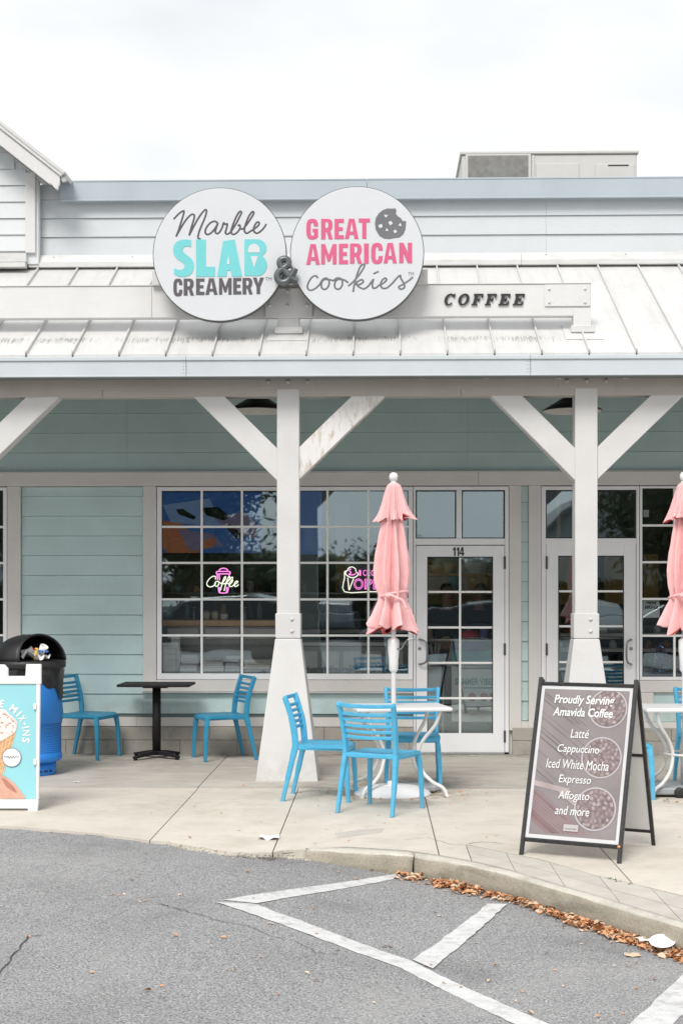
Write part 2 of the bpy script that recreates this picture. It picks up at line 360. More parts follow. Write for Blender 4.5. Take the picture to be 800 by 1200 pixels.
mat('chair_sun_blue', (.075, .42, .66), .42, var=.05, scale=8, bump=.05, bscale=200, dirt=.35, dcol=(.22, .52, .68, 1), dscale=16, obj_var=.02)  # same chair plastic with open daylight put into its colour
mat('table_black', (.014, .012, .013), .62, spec=.25, var=.2, scale=15)
mat('table_white', (.76, .76, .76), .4, var=.03, scale=8, dirt=.15, dcol=(.5, .48, .45, 1), dscale=8)
mat('tube_white', (.72, .71, .69), .42, var=.05, scale=15, dirt=.35, dcol=(.42, .36, .30, 1), dscale=12)
mat('pole_white', (.77, .77, .76), .35, var=.03)
mat('base_grey', (.36, .375, .385), .6, var=.1, scale=10, dirt=.3)
mat('canopy_pink', (.86, .50, .50), .9, var=.06, scale=6, bump=1.0, bscale=4, bstreak=(10, 10, 2.6), dirt=.35, dcol=(.80, .43, .44, 1), dscale=3)
mat('canopy_lining', (.66, .07, .06), .9, var=.12, scale=10)
mat('bin_blue', (.015, .215, .68), .45, var=.08, scale=6, dirt=.18, dcol=(.02, .07, .22, 1), dscale=6)
mat('bin_hole', (.004, .05, .20), .7)
mat('bin_black', (.016, .016, .018), .42, var=.1, bump=.15, bscale=200)
mat('bag_black', (.010, .010, .011), .25, var=.1)
mat('paper', (.78, .78, .77), .8, var=.05)
mat('paper_grey', (.60, .61, .62), .8, var=.05)
mat('red_scrap', (.60, .04, .03), .6); mat('yellow_scrap', (.75, .50, .08), .6); mat('blue_scrap', (.04, .20, .60), .6)
mat('board_back', (.72, .72, .71), .5, var=.03, dirt=.1, dcol=(.5, .5, .48, 1))
mat('plastic_white', (.80, .80, .79), .4, var=.02, dirt=.12, dcol=(.5, .49, .46, 1), dscale=6)
mat('poster_aqua', (.31, .66, .71), .35, var=.06, scale=1.6)
mat('cone_tan', (.66, .36, .17), .6, var=.18, scale=24); mat('cone_line', (.80, .56, .33), .6)
mat('cream', (.76, .74, .70), .5, var=.12, scale=16); mat('sprinkle', (.62, .12, .08), .5); mat('skin_print', (.70, .40, .30), .5, var=.15, scale=9)
mat('skin_shadow', (.45, .20, .15), .5, var=.15); mat('white_print', (.82, .83, .83), .4)
mat('menu_print', (.235, .205, .205), .3, var=.12, scale=4, coat=.6); mat('menu_plank', (.155, .125, .125), .32, var=.25, scale=9)
mat('menu_light', (.40, .33, .32), .3, var=.15, scale=7); mat('menu_red', (.30, .13, .14), .3, var=.2, scale=9)
mat('bowl_pale', (.62, .62, .63), .4); mat('bowl_print', (.47, .44, .45), .3); mat('bean_dark', (.20, .155, .155), .3, var=.3, scale=40); mat('bean_light', (.38, .31, .305), .3, var=.2, scale=40)
mat('bean_mid', (.28, .22, .218), .3, var=.2, scale=40)
mat('leaf', (.62, .31, .15), .8, var=.25, scale=18); mat('leaf_pale', (.66, .50, .35), .8, var=.2, scale=18); mat('leaf_dark', (.36, .16, .07), .8, var=.2, scale=18)
mat('weed', (.10, .16, .03), .8)
mat('wood_tan', (.78, .52, .26), .5, var=.1, scale=5); mat('panel_pale', (.80, .80, .75), .6, var=.06)
mat('jar_glassy', (.60, .58, .46), .25, var=.15); mat('teal_box', (.05, .50, .48), .6, var=.1); mat('red_cloth', (.75, .03, .09), .8); mat('blue_cloth', (.15, .18, .45), .8)
mat('mint_cup', (.24, .46, .46), .5); mat('dark_cloth', (.015, .016, .018), .9); mat('skin', (.42, .24, .17), .6); mat('hair', (.02, .013, .01), .7); mat('apron', (.3, .3, .3), .8)
mat('poster_pale', (.74, .80, .80), .6, var=.10, scale=5); mat('poster_teal', (.04, .28, .28), .6); mat('cookie', (.36, .13, .05), .7, var=.2, scale=20)
mat('tinsel_blue', (.03, .18, .45), .2, .6, var=.3, scale=60); mat('tinsel_silver', (.55, .58, .6), .2, .7, var=.3, scale=60); mat('tinsel_red', (.5, .02, .03), .3, .5); mat('tinsel_dark', (.015, .04, .05), .3, .5)
mat('stainless', (.32, .32, .31), .35, .7, var=.1)
mat('tv_blue', (.01, .03, .08), .3, emit=(.03, .10, .30, 1), estr=.26); mat('tv_pale', (.02, .03, .05), .3, emit=(.16, .24, .42, 1), estr=.26)
mat('tv_orange', (.02, .01, .01), .3, emit=(.32, .11, .05, 1), estr=.26); mat('tv_dark', (.005, .005, .006), .2)
mat('tv_mauve', (.02, .01, .02), .3, emit=(.16, .13, .22, 1), estr=.26)
mat('neon_pink', (.8, .3, .7), .4, emit=(1, .25, .75, 1), estr=1.35); mat('neon_white', (.9, .9, .8), .4, emit=(.93, 1, .78, 1), estr=1.1)
mat('neon_back', (.035, .008, .03), .3)
mat('car_white', (.62, .64, .66), .3, var=.02, coat=.5); mat('car_black', (.018, .02, .024), .25, coat=.6); mat('car_grey', (.20, .22, .24), .3, .3, coat=.5); mat('car_glass', (.02, .025, .03), .1); mat('tyre', (.015, .015, .015), .8); mat('rim', (.35, .35, .36), .3, .8); mat('lamp_lens', (.6, .6, .6), .2)
mat('foliage', (.04, .06, .028), .8, var=.4, scale=2.5, obj_var=.2); mat('bark', (.10, .075, .055), .9, var=.2)
mat('far_wall', (.50, .53, .54), .8, var=.05); mat('far_roof', (.22, .22, .23), .7, var=.1)

def stain(name, spots, col, scale=5., axis=None):
    """dirt of its own shape, some doubling as painted contact shade: round blotches (x, y, inner, outer, amount) or bands along an axis (lo, hi, amount), broken up by noise"""
    m = MATS[name]; t = m.node_tree; n, l = t.nodes, t.links; b = n['Principled BSDF']; src = b.inputs['Base Color'].links[0].from_socket
    geo = n.new('ShaderNodeNewGeometry'); nz = n.new('ShaderNodeTexNoise'); nz.inputs['Scale'].default_value = scale; nz.inputs['Detail'].default_value = 8; nz.inputs['Roughness'].default_value = .65
    l.new(geo.outputs['Position'], nz.inputs['Vector']); sep = n.new('ShaderNodeSeparateXYZ'); l.new(geo.outputs['Position'], sep.inputs[0]); r2 = n.new('ShaderNodeMapRange'); r2.inputs[1].default_value = .38; r2.inputs[2].default_value = .64; l.new(nz.outputs[0], r2.inputs[0])
    for s_ in spots:
        mr = n.new('ShaderNodeMapRange')
        if axis is None:
            cmb = n.new('ShaderNodeCombineXYZ'); l.new(sep.outputs[0], cmb.inputs[0]); l.new(sep.outputs[1], cmb.inputs[1]); d = n.new('ShaderNodeVectorMath'); d.operation = 'DISTANCE'; l.new(cmb.outputs[0], d.inputs[0]); d.inputs[1].default_value = (s_[0], s_[1], 0)
            l.new(d.outputs['Value'], mr.inputs[0]); mr.inputs[1].default_value = s_[2]; mr.inputs[2].default_value = s_[3]; mr.inputs[3].default_value = s_[4]; mr.inputs[4].default_value = 0
        else:
            l.new(sep.outputs[axis], mr.inputs[0]); mr.inputs[1].default_value = s_[0]; mr.inputs[2].default_value = s_[1]; mr.inputs[3].default_value = 0; mr.inputs[4].default_value = s_[2]
        mu = n.new('ShaderNodeMath'); mu.operation = 'MULTIPLY'; l.new(mr.outputs[0], mu.inputs[0]); l.new(r2.outputs[0], mu.inputs[1])
        q = n.new('ShaderNodeMix'); q.data_type = 'RGBA'; l.new(mu.outputs[0], q.inputs[0]); l.new(src, q.inputs[6]); q.inputs[7].default_value = col; src = q.outputs[2]
    l.new(src, b.inputs['Base Color'])
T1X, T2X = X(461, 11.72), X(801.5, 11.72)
stain('concrete', [(T1X, 11.72, .32, .85, .75), (T2X, 11.72, .35, .8, .6), (gr(220, 945).x, gr(220, 945).y, .0, .9, .25), (1.3, 9.1, .0, .8, .25)], (.24, .19, .14, 1), 7)  # dirt round the table bases, also painting contact shade on the paving
stain('porch_concrete', [(T1X, 12.2, .3, 1.2, .7), (T2X, 12.2, .3, 1.0, .6), (-2.0, 14.3, .2, 1.3, .5)], (.17, .14, .11, 1), 6)  # dirt under the tables, doubling as painted contact shade
stain('porch_concrete', [(14.25, 14.66, .85)], (.11, .10, .085, 1), 5, axis=1)  # dirty wall foot, doubling as painted contact shade
stain('curb', [(-.004, -.03, .95)], (.05, .05, .048, 1), 3.2, axis=2)
stain('curb_face', [(-.07, -.13, .8)], (.07, .06, .045, 1), 6, axis=2)
stain('asphalt', [(-1.2, 7.6, .05, .5, .35), (.4, 6.6, .02, .35, .45), (-.5, 9.0, .1, .7, .3), (-2.2, 6.2, .1, .8, .5), (1.1, 7.1, .05, .4, .5), (-.2, 7.9, .0, .3, .5), (-1.7, 9.2, .1, .6, .4)], (.11, .11, .11, 1), 4)
stain('asphalt', [(-1.9, 8.6, .1, 1.0, .5), (.2, 5.9, .1, .8, .4), (1.2, 6.4, .1, .7, .4)], (.42, .41, .40, 1), 3)
stain('teal_siding', [(.62, .27, .55)], (.36, .38, .33, 1), 9, axis=2)
stain('chair_sun_blue', [(.10, .0, .6)], (.25, .34, .36, 1), 25, axis=2)
stain('chair_shade_blue', [(.10, .0, .6)], (.13, .2, .24, 1), 25, axis=2)
stain('post_paint', [(.28, .0, .55)], (.42, .38, .31, 1), 9, axis=2)
# window glass: mirror-like outside reflection over a clear pane
def glass(name, f0, tint, trans):
    m = bpy.data.materials.new(name); m.use_nodes = True; t = m.node_tree; n, l = t.nodes, t.links
    n.remove(n['Principled BSDF']); o = n['Material Output']
    tr = n.new('ShaderNodeBsdfTransparent'); tr.inputs[0].default_value = trans
    gl = n.new('ShaderNodeBsdfGlossy'); gl.inputs[0].default_value = tint; gl.inputs['Roughness'].default_value = .015
    fr = n.new('ShaderNodeLayerWeight'); fr.inputs[0].default_value = .25
    mr = n.new('ShaderNodeMapRange'); mr.inputs[3].default_value = f0; mr.inputs[4].default_value = 1
    geo = n.new('ShaderNodeNewGeometry'); nz = n.new('ShaderNodeTexNoise'); nz.inputs['Scale'].default_value = 1.6; nz.inputs['Detail'].default_value = 1
    bp = n.new('ShaderNodeBump'); bp.inputs['Strength'].default_value = .035; bp.inputs['Distance'].default_value = .05
    l.new(geo.outputs['Position'], nz.inputs['Vector']); l.new(nz.outputs[0], bp.inputs['Height']); l.new(bp.outputs[0], gl.inputs['Normal'])
    mx = n.new('ShaderNodeMixShader'); l.new(fr.outputs['Fresnel'], mr.inputs[0]); l.new(mr.outputs[0], mx.inputs[0])
    l.new(tr.outputs[0], mx.inputs[1]); l.new(gl.outputs[0], mx.inputs[2]); l.new(mx.outputs[0], o.inputs[0]); MATS[name] = m
glass('pane_glass', .26, (.76, .94, 1, 1), (.97, .98, .97, 1))

# ------------------------------------------------------------------ ground
def sst(a, b, x): t = min(1, max(0, (x - a) / (b - a))); return t * t * (3 - 2 * t)
def road_z(x, y=0): return -.014 - .118 * sst(-1.0, .45, x)
def px_curve(lst): return [gr(a, b, 0) for a, b in lst]
EDGE = px_curve([(-1300, 1010), (-600, 966), (-300, 962), (-100, 965), (0, 968), (50, 971), (100, 976), (150, 981), (200, 988), (230, 993), (265, 997), (300, 1000), (357, 996), (400, 998), (450, 1001),
                 (480, 1003), (520, 1009), (560, 1016.5), (600, 1026), (650, 1042), (710, 1059), (770, 1078), (800, 1087), (900, 1118), (1050, 1165), (1400, 1260)])
def yof(curve, x):
    if x <= curve[0].x: return curve[0].y
    for a, b in zip(curve, curve[1:]):
        if a.x <= x <= b.x: return a.y + (b.y - a.y) * (x - a.x) / (b.x - a.x)
    return curve[-1].y
CURB0 = gr(357, 996).x
PAV = px_curve([(530, 1004), (545, 990), (600, 1001), (632, 1007), (675, 1020), (712, 1030), (762, 1041), (800, 1050), (900, 1078), (1050, 1116), (1400, 1200)])
def curb_in(x):
    w = .16 * min(1, max(0, (x - CURB0) / .25)); return yof(EDGE, x) + w * 1.05
def slab_edge(x): return yof(PAV, x) + .012 if x > PAV[1].x else curb_in(x)
rnd = random.Random(3)
xs = [-500, -200, -80, -30, -14, -9] + [-6 + .25 * i for i in range(53)] + [8, 11, 16, 30, 80, 200, 500]
ys = [-500, -200, -90, -40, -20, -10, -3, 0] + [2 + .25 * i for i in range(53)] + [17, 22, 40, 90, 200, 500]
mb = MB(); mb.smooth = True
for y in ys:
    for x in xs: mb.v.append((x, y, road_z(x, y) + (.004 * math.sin(x * 1.7 + y) * math.sin(y * 1.3) - .004 if y < 11 else -.12)))
n = len(xs)
for j in range(len(ys) - 1):
    for i in range(n - 1): mb.face((j * n + i, j * n + i + 1, (j + 1) * n + i + 1, (j + 1) * n + i))
road = mb.build('parking_lot', 'asphalt', kind='structure')
def rz(x, y): 
    return road_z(x, y) + .004 * math.sin(x * 1.7 + y) * math.sin(y * 1.3) - .004
def grd(px, py):
    p = gr(px, py, -.1)
    for _ in range(4): p = gr(px, py, rz(p.x, p.y))
    return p
# sidewalk: slabs on a darker bed, joints open between them
walk = thing('sidewalk', kind='structure')
JY = gr(200, 923.5).y
mb = MB(); sx = [-8 + .2 * i for i in range(74)]
for a, b in zip(sx, sx[1:]): 
    mb.quad((a, slab_edge(a) + .02, -.016), (b, slab_edge(b) + .02, -.016), (b, 14.9, -.016), (a, 14.9, -.016))
mb.build('bed', 'joint', walk)
def slab(x0, x1, fy, y1, m, j=.004, z=0., skirt=True):
    mb = MB(); k = max(2, int((x1 - x0) / .06)); xsq = [x0 + j + (x1 - x0 - 2 * j) * i / k for i in range(k + 1)]; SW = PAV[1].x
    if x0 < SW < x1: xsq = sorted(xsq + [SW - .0004, SW + .0004])
    fr = [Vector((x, fy(x) + (j if fy(x) == y1 else 0), z)) for x in xsq]
    top = []
    for i, x in enumerate(xsq):
        a = fr[i]; b = Vector((x, y1 - j, z)); top.append((mb.vert(a), mb.vert(b), mb.vert(a - Vector((0, 0, .13))), mb.vert(b - Vector((0, 0, .13)))))
    for p, q in zip(top, top[1:]):
        mb.face((p[0], q[0], q[1], p[1])); mb.face((p[2], q[2], q[0], p[0])); mb.face((p[1], q[1], q[3], p[3]))
    p = top[0]; mb.face((p[2], p[0], p[1], p[3])); p = top[-1]; mb.face((p[0], p[2], p[3], p[1]))
    return mb.build('slab', m, walk)
def rag(x): return .018 * math.sin(x * 9) + .012 * math.sin(x * 23 + 1) + .008 * math.sin(x * 51)
def front(x):
    return slab_edge(x) + (rag(x) if x < CURB0 - .02 else 0)
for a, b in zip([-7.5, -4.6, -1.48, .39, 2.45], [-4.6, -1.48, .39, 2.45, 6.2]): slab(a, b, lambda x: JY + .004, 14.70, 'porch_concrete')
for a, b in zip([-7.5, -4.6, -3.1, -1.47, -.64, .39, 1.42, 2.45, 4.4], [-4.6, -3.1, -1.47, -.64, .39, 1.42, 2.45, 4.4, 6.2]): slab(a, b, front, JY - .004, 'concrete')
# curb in cast lengths, rounded nose
curb = thing('curb', kind='structure')
cuts = [CURB0, gr(485, 1004).x, gr(850, 1102).x, gr(1050, 1165).x, gr(1400, 1260).x]
for a, b in zip(cuts, cuts[1:]):
    k = 18; ring = []
    mb = MB(); mb.smooth = True
    for i in range(k + 1):
        x = a + .006 + (b - a - .012) * i / k; y = yof(EDGE, x); yi = curb_in(x) - .004
        d = Vector((1, (yof(EDGE, x + .05) - yof(EDGE, x - .05)) / .1, 0)).normalized(); nrm = Vector((d.y, -d.x, 0))
        zz = min(.006, (x - CURB0) * .03)
        w = .004 * math.sin(x * 14) + .003 * math.sin(x * 37)
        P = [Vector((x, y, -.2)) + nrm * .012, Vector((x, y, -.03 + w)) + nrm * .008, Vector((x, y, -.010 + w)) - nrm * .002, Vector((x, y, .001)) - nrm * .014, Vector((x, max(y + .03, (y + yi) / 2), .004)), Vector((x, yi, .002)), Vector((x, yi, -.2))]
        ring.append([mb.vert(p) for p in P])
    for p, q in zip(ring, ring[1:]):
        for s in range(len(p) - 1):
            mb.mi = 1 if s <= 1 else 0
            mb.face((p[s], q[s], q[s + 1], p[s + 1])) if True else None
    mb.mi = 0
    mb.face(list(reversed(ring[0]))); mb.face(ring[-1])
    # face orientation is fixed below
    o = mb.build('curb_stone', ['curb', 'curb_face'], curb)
    bm = bmesh.new(); bm.from_mesh(o.data); bmesh.ops.recalc_face_normals(bm, faces=bm.faces); bm.to_mesh(o.data); bm.free()
# paver strip along the inside of the curb
strip = thing('paver_strip', kind='structure')
mb = MB(); px0 = PAV[1].x + .004
xx = [px0 + .1 * i for i in range(45)]
for a, b in zip(xx, xx[1:]):
    mb.quad((a, curb_in(a) - .02, -.017), (b, curb_in(b) - .02, -.017), (b, slab_edge(b) + .03, -.017), (a, slab_edge(a) + .03, -.017))
mb.build('bed', 'joint', strip)
x = px0
while x < 3.6:
    x2 = x + .23
    for r0, r1 in ((0, .5), (.5, 1)):
        def PT(xq, t):
            lo = curb_in(xq) + .004; hi = yof(PAV, xq) - .004
            return Vector((xq, lo + (hi - lo) * t, 0))
        if yof(PAV, x) - curb_in(x) < .05: continue
        h = .001 * rnd.random() - .001; g = .0018
        A, B, C_, D = PT(x + g, r0 + .008), PT(x2 - g, r0 + .008), PT(x2 - g, r1 - .008), PT(x + g, r1 - .008)
        mb = MB().hexa([A - Vector((0, 0, .06)), B - Vector((0, 0, .06)), C_ - Vector((0, 0, .06)), D - Vector((0, 0, .06)), A + Vector((0, 0, h)), B + Vector((0, 0, h)), C_ + Vector((0, 0, h)), D + Vector((0, 0, h))])
        mb.build('paver', 'paver', strip)
    x = x2
# parking lines (paint sheets following the lot)
def paint(name, quadpx, n=24, z=-.10, lift=.003):
    P = [grd(a, b) for a, b in quadpx]; mb = MB(); prev = None
    for i in range(n + 1):
        t = i / n; a = P[0].lerp(P[1], t); b = P[3].lerp(P[2], t)
        for q in (a, b): q.z = rz(q.x, q.y) + lift
        jit = .006 if 0 < i < n else 0
        a.x += rnd.uniform(-jit, jit); b.x += rnd.uniform(-jit, jit)
        c = (mb.vert(a), mb.vert(b))
        if prev: mb.face((prev[0], prev[1], c[1], c[0]))
        prev = c
    o = mb.build(name, 'road_paint', kind='structure')
    bm = bmesh.new(); bm.from_mesh(o.data)
    for f in bm.faces:
        f.normal_update()
        if f.normal.z < 0: f.normal_flip()
    bm.to_mesh(o.data); bm.free(); return o
paint('parking_line', [(262, 1055.5), (462, 1025), (470, 1029), (300, 1059.5)], z=-.09)
paint('parking_line', [(252, 1058), (470, 1135.5), (482, 1127), (297, 1060)])
paint('parking_line', [(470, 1135.5), (600, 1200), (640, 1200), (482, 1127)])
paint('parking_line', [(600, 1200), (720, 1250), (760, 1250), (640, 1200)], n=6, z=-.11)
paint('parking_line', [(483, 1126.6), (572, 1060.5), (594, 1061), (507, 1137)], lift=.0065)
paint('parking_line', [(734, 1206), (812, 1132), (840, 1150), (785, 1206)], n=10, z=-.115)
# cracks in the asphalt and hairline cracks in the paving
def crack(ptspx, w, z, m='crack', name='crack', jit=1.2, k=5, lift=.004):
    P = [grd(a, b) if z < -.001 else gr(a, b, z) for a, b in ptspx]; Q = []
    for a, b in zip(P, P[1:]):
        for i in range(k): Q.append(a.lerp(b, i / k) + Vector((rnd.uniform(-1, 1), rnd.uniform(-1, 1), 0)) * .012 * jit)
    Q.append(P[-1]); mb = MB(); prev = None
    for i, q in enumerate(Q):
        d = (Q[min(i + 1, len(Q) - 1)] - Q[max(i - 1, 0)]).normalized(); nn = Vector((-d.y, d.x, 0)); ww = w * rnd.uniform(.35, 1) * (.3 if i in (0, len(Q) - 1) else 1)
        zz = (rz(q.x, q.y) if z < -.001 else 0) + lift
        c = (mb.vert((q.x - nn.x * ww, q.y - nn.y * ww, zz)), mb.vert((q.x + nn.x * ww, q.y + nn.y * ww, zz)))
        if prev: mb.face((prev[0], c[0], c[1], prev[1]))
        prev = c
    return mb.build(name, m, kind='structure')
crack([(186, 1060), (200, 1064), (230, 1072), (262, 1082), (290, 1085), (318, 1098)], .0035, -.05)
crack([(318, 1098), (345, 1104), (372, 1118), (405, 1120)], .0025, -.08)
crack([(-20, 1162), (0, 1141), (18, 1118), (34, 1098), (50, 1097)], .0045, -.02, jit=.7)
crack([(545, 990), (565, 987), (590, 989)], .004, 0, lift=.002)
crack([(360, 1011), (330, 1012)], .003, -.03)
crack([(470, 985), (500, 982), (530, 990), (560, 992)], .0025, 0, lift=.002, m='joint')
crack([(120, 884.5), (300, 886), (480, 884.5), (620, 885)], .012, 0, lift=.002, m='joint', jit=.4)
# a mended grey patch of mortar in the walk
mb = MB(); P = [gr(a, b, 0) for a, b in ((392, 977), (396, 983), (446, 976), (450, 971), (420, 973))]
mb.extrude([p + Vector((0, 0, .002)) for p in P], (0, 0, -.004)); mb.build('mortar_patch', 'paver', kind='structure')
# ------------------------------------------------------------------ the shop building
XL, XR = -7.2, 6.0
shop = thing('shop_building', 'long white clapboard shop with metal porch roof, teal walls and grid windows', 'building', (0, WY, 0))
WC = WY + .05                      # face of the wall core
ZB, ZS = Z(852), Z(853)            # top of the stem wall
ZW, ZWB = Z(570), Z(797)           # window head / sill frame bottom
ZROOFT = Z(314); EY, EZ = 12.43, Z(414, 12.43)
# wall core: pieces between the openings
core = MB()
ops = [(X(-210), X(8)), (X(183), X(484)), (X(484), X(596)), (X(634), X(749)), (X(749), X(900)), (X(1010), X(1190))]
bots = [ZWB, ZWB, 0, 0, ZWB, ZWB]
xprev = XL
for (a, b), zb in zip(ops, bots):
    if a - xprev > .01: core.box(xprev, a, WC, WC + .15, -.1, ZW)
    if zb > 0: core.box(a, b, WC, WC + .15, -.1, zb)
    xprev = b
core.box(xprev, XR, WC, WC + .15, -.1, ZW); core.box(XL, XR, WC, WC + .15, ZW, Z(212) - .03)
core.build('wall', 'trim_paint', shop)
for a, b in ((XL, XL + .2), (XR - .2, XR)): box('side_wall', 'dark_wall', shop, a, b, WC + .15, 21, -.1, 5.3, bevel=0)
box('back_wall', 'dark_wall', shop, XL, XR, 20.8, 21, -.1, 5.3, bevel=0)
box('flat_roof', 'galvanised', shop, XL, XR, WC + .15, 21, 5.3, 5.42, bevel=0)
# masonry stem wall under the siding, coursed blocks
def blocks(x0, x1):
    zs = [-.05, ZB * .50, ZB - .004]; 
    for r in range(2):
        x = x0 + (0 if r == 0 else -.28)
        while x < x1:
            a, b = max(x, x0), min(x + .58, x1)
            if b - a > .03: box('block', 'stem_block', shop, a + .0012, b - .0012, WY - .012 + rnd.uniform(-.002, .002), WC, zs[r] + .0015, zs[r + 1] - .0015, bevel=.004)
            x += .58
for a, b in ((XL, X(485)), (X(600), X(631)), (X(751), XR)): blocks(a, b)
# lapped siding
def siding(part, x0, x1, z0, z1, m, step=.2, first=None, yb=WC, cuts=(), clip=None):
    z = z0 if first is None else first
    xs_ = [x0] + [c for c in cuts if x0 < c < x1] + [x1]
    while z < z1 - .01:
        a, b = max(z, z0) + .0045, min(z + step, z1)
        if b - a > .02:
            for p, q in zip(xs_, xs_[1:]):
                if clip: q = min(q, clip(b))
                if q - p < .04: continue
                w = rnd.uniform(-.001, .001)
                t0, t1 = .024 + w, .024 + w - .017 * (b - a) / step
                MB().hexa([(p + .001, yb - t0, a), (q - .001, yb - t0, a), (q - .001, yb + .01, a), (p + .001, yb + .01, a),
                           (p + .001, yb - t1, b), (q - .001, yb - t1, b), (q - .001, yb + .01, b), (p + .001, yb + .01, b)]).build('siding_board', m, part, bevel=0)
        z += step
ST = 23.3 / 116
zrow = Z(841); zf = Z(811)
low = MB().box(XL, X(484), WC - .004, WC, ZB, Z(797)).build('siding_panel', 'lap_gap_shade', shop)
siding(low, X(8) - .0 if False else XL, X(-220), Z(841), ZW, 'teal_siding', ST, first=Z(841))
siding(low, X(24.5), X(167), Z(841), ZW, 'teal_siding', ST, first=Z(841) + .03)
siding(low, X(167), X(484), Z(841), Z(811), 'teal_siding', ST, first=Z(841) + .03 - 0)
mid = MB().box(X(611), X(619), WC - .004, WC, Z(845), ZW).build('siding_panel', 'lap_gap_shade', shop)
siding(mid, X(611), X(619), Z(845), ZW, 'teal_siding', ST, first=Z(845))
rgt = MB().box(X(766), X(880), WC - .004, WC, Z(846), Z(811)).build('siding_panel', 'lap_gap_shade', shop)
siding(rgt, X(766), X(880), Z(846), Z(811), 'teal_siding', .3, first=Z(846))
upp = MB().box(XL, XR, WC - .004, WC, Z(553), ZROOFT).build('siding_panel', 'lap_gap_shade', shop)
siding(upp, XL, XR, Z(553), ZROOFT, 'teal_siding', ST, first=Z(553), cuts=(X(-160), X(148), X(548), X(860)))
par = MB().box(XL, XR, WC - .004, WC, ZROOFT, Z(212)).build('siding_panel', 'lap_gap_shade_pale', shop)
siding(par, X(45.5), XR, Z(297), Z(212.5), 'pale_siding', 22.2 / 116, first=Z(297), cuts=(X(310), X(640), X(1020)))
# trim
def trim(px0, px1, py0, py1, y=WY, m='trim_paint', name='trim_board', d=None):
    return box(name, m, shop, X(px0, y), X(px1, y), y, WC if d is None else y + d, Z(py1, y), Z(py0, y), bevel=.003)
box('frieze_board', 'trim_paint', shop, XL, X(560), WY - .012, WC, Z(569), Z(553.5)); box('frieze_board', 'trim_paint', shop, X(560) + .002, XR, WY - .012, WC, Z(569), Z(553.5))
box('drip_edge', 'flashing', shop, XL, XR, WY - .03, WC, Z(553.4), Z(552.3), bevel=0)
trim(8.5, 24, 569.2, 841); trim(167.5, 183, 569.2, 811); trim(-20, 24, 841.2, 841.3)
for a, b in ((XL, X(160)), (X(160) + .002, X(484))): box('water_table', 'trim_paint', shop, a, b, WY - .006, WC, ZB, Z(841.3))
trim(183.2, 484, 797.2, 811, name='apron_board')
box('sill_cap', 'flashing', shop, X(167), X(484), WY - .022, WC - .001, Z(812.2), Z(811.2), bevel=0)
trim(596.5, 610.7, 569.2, 856); trim(619.3, 633.8, 569.2, 856); box('trim_board', 'trim_paint', shop, X(610.8), X(619.2), WY, WC, Z(856), Z(845.3))
trim(749.5, 1000, 797.2, 811); trim(749.5, 765.6, 811.3, 845.6); trim(749.5, 1000, 845.9, 855.5); trim(880, 1000, 811.3, 845.6)
# ---- windows
def window(x0, x1, y0, y1, cols, rows, fr=5.5, gy=WY + .03, bars=True, mullion_w=2.6):
    """x0..y1 pixel rect of the frame; cols/rows: pixel positions of the bars"""
    A = lambda a: X(a); f = MB()
    a, b, z0, z1 = A(x0) + .002, A(x1) - .002, Z(y1) + .002, Z(y0) - .002; w = fr / 116
    w0 = MB(); yf, yb = WY + .006, WY + .10
    w0.box(a, b, yf, yb, z1 - w * .8, z1).box(a, b, yf - .006, yb, z0, z0 + w * 1.3).box(a, a + w, yf + .001, yb, z0 + w * 1.3, z1 - w * .8).box(b - w, b, yf + .001, yb, z0 + w * 1.3, z1 - w * .8)
    win = w0.build('window', 'frame_paint', shop, bevel=.003)
    ia, ib, iz0, iz1 = a + w, b - w, z0 + w * 1.3, z1 - w * .8
    cx = [ia] + [A(c) for c in cols] + [ib]; rz_ = [iz1] + [Z(r) for r in rows] + [iz0]; t = mullion_w / 232
    for r in rz_[1:-1]: box('muntin', 'muntin_paint', win, ia, ib, gy - .014, gy + .012, r - t, r + t, bevel=.002)
    for c in cx[1:-1]:
        for q, r in zip(rz_, rz_[1:]):
            box('muntin', 'muntin_paint', win, c - t, c + t, gy - .013, gy + .011, r + (t if r != rz_[-1] else 0), q - (t if q != rz_[0] else 0), bevel=.002)
    for p, q in zip(cx, cx[1:]):
        for r, s_ in zip(rz_, rz_[1:]):
            MB().quad((p, gy, s_), (q, gy, s_), (q, gy, r), (p, gy, r)).build('pane', 'pane_glass', win)
    for q in ((ia, ia + .008, iz0, iz1), (ib - .008, ib, iz0, iz1), (ia, ib, iz1 - .008, iz1), (ia, ib, iz0, iz0 + .006)):
        box('gasket', 'black_rubber', win, q[0], q[1], gy - .006, gy + .006, q[2], q[3], bevel=0)
    return win
ROWS = (617, 659.5, 702.5, 745)
window(183.5, 333.2, 570, 797, (236, 283.2), ROWS)
window(333.4, 484, 570, 797, (383.5, 431.5), ROWS)
window(-210, 8, 570, 797, (-158, -106, -54), ROWS, fr=4.5)
window(749.3, 900, 570, 797, (790.5, 832, 866), (616, 659, 702, 745), fr=3)
window(1010, 1190, 570, 797, (1070, 1130), ROWS)
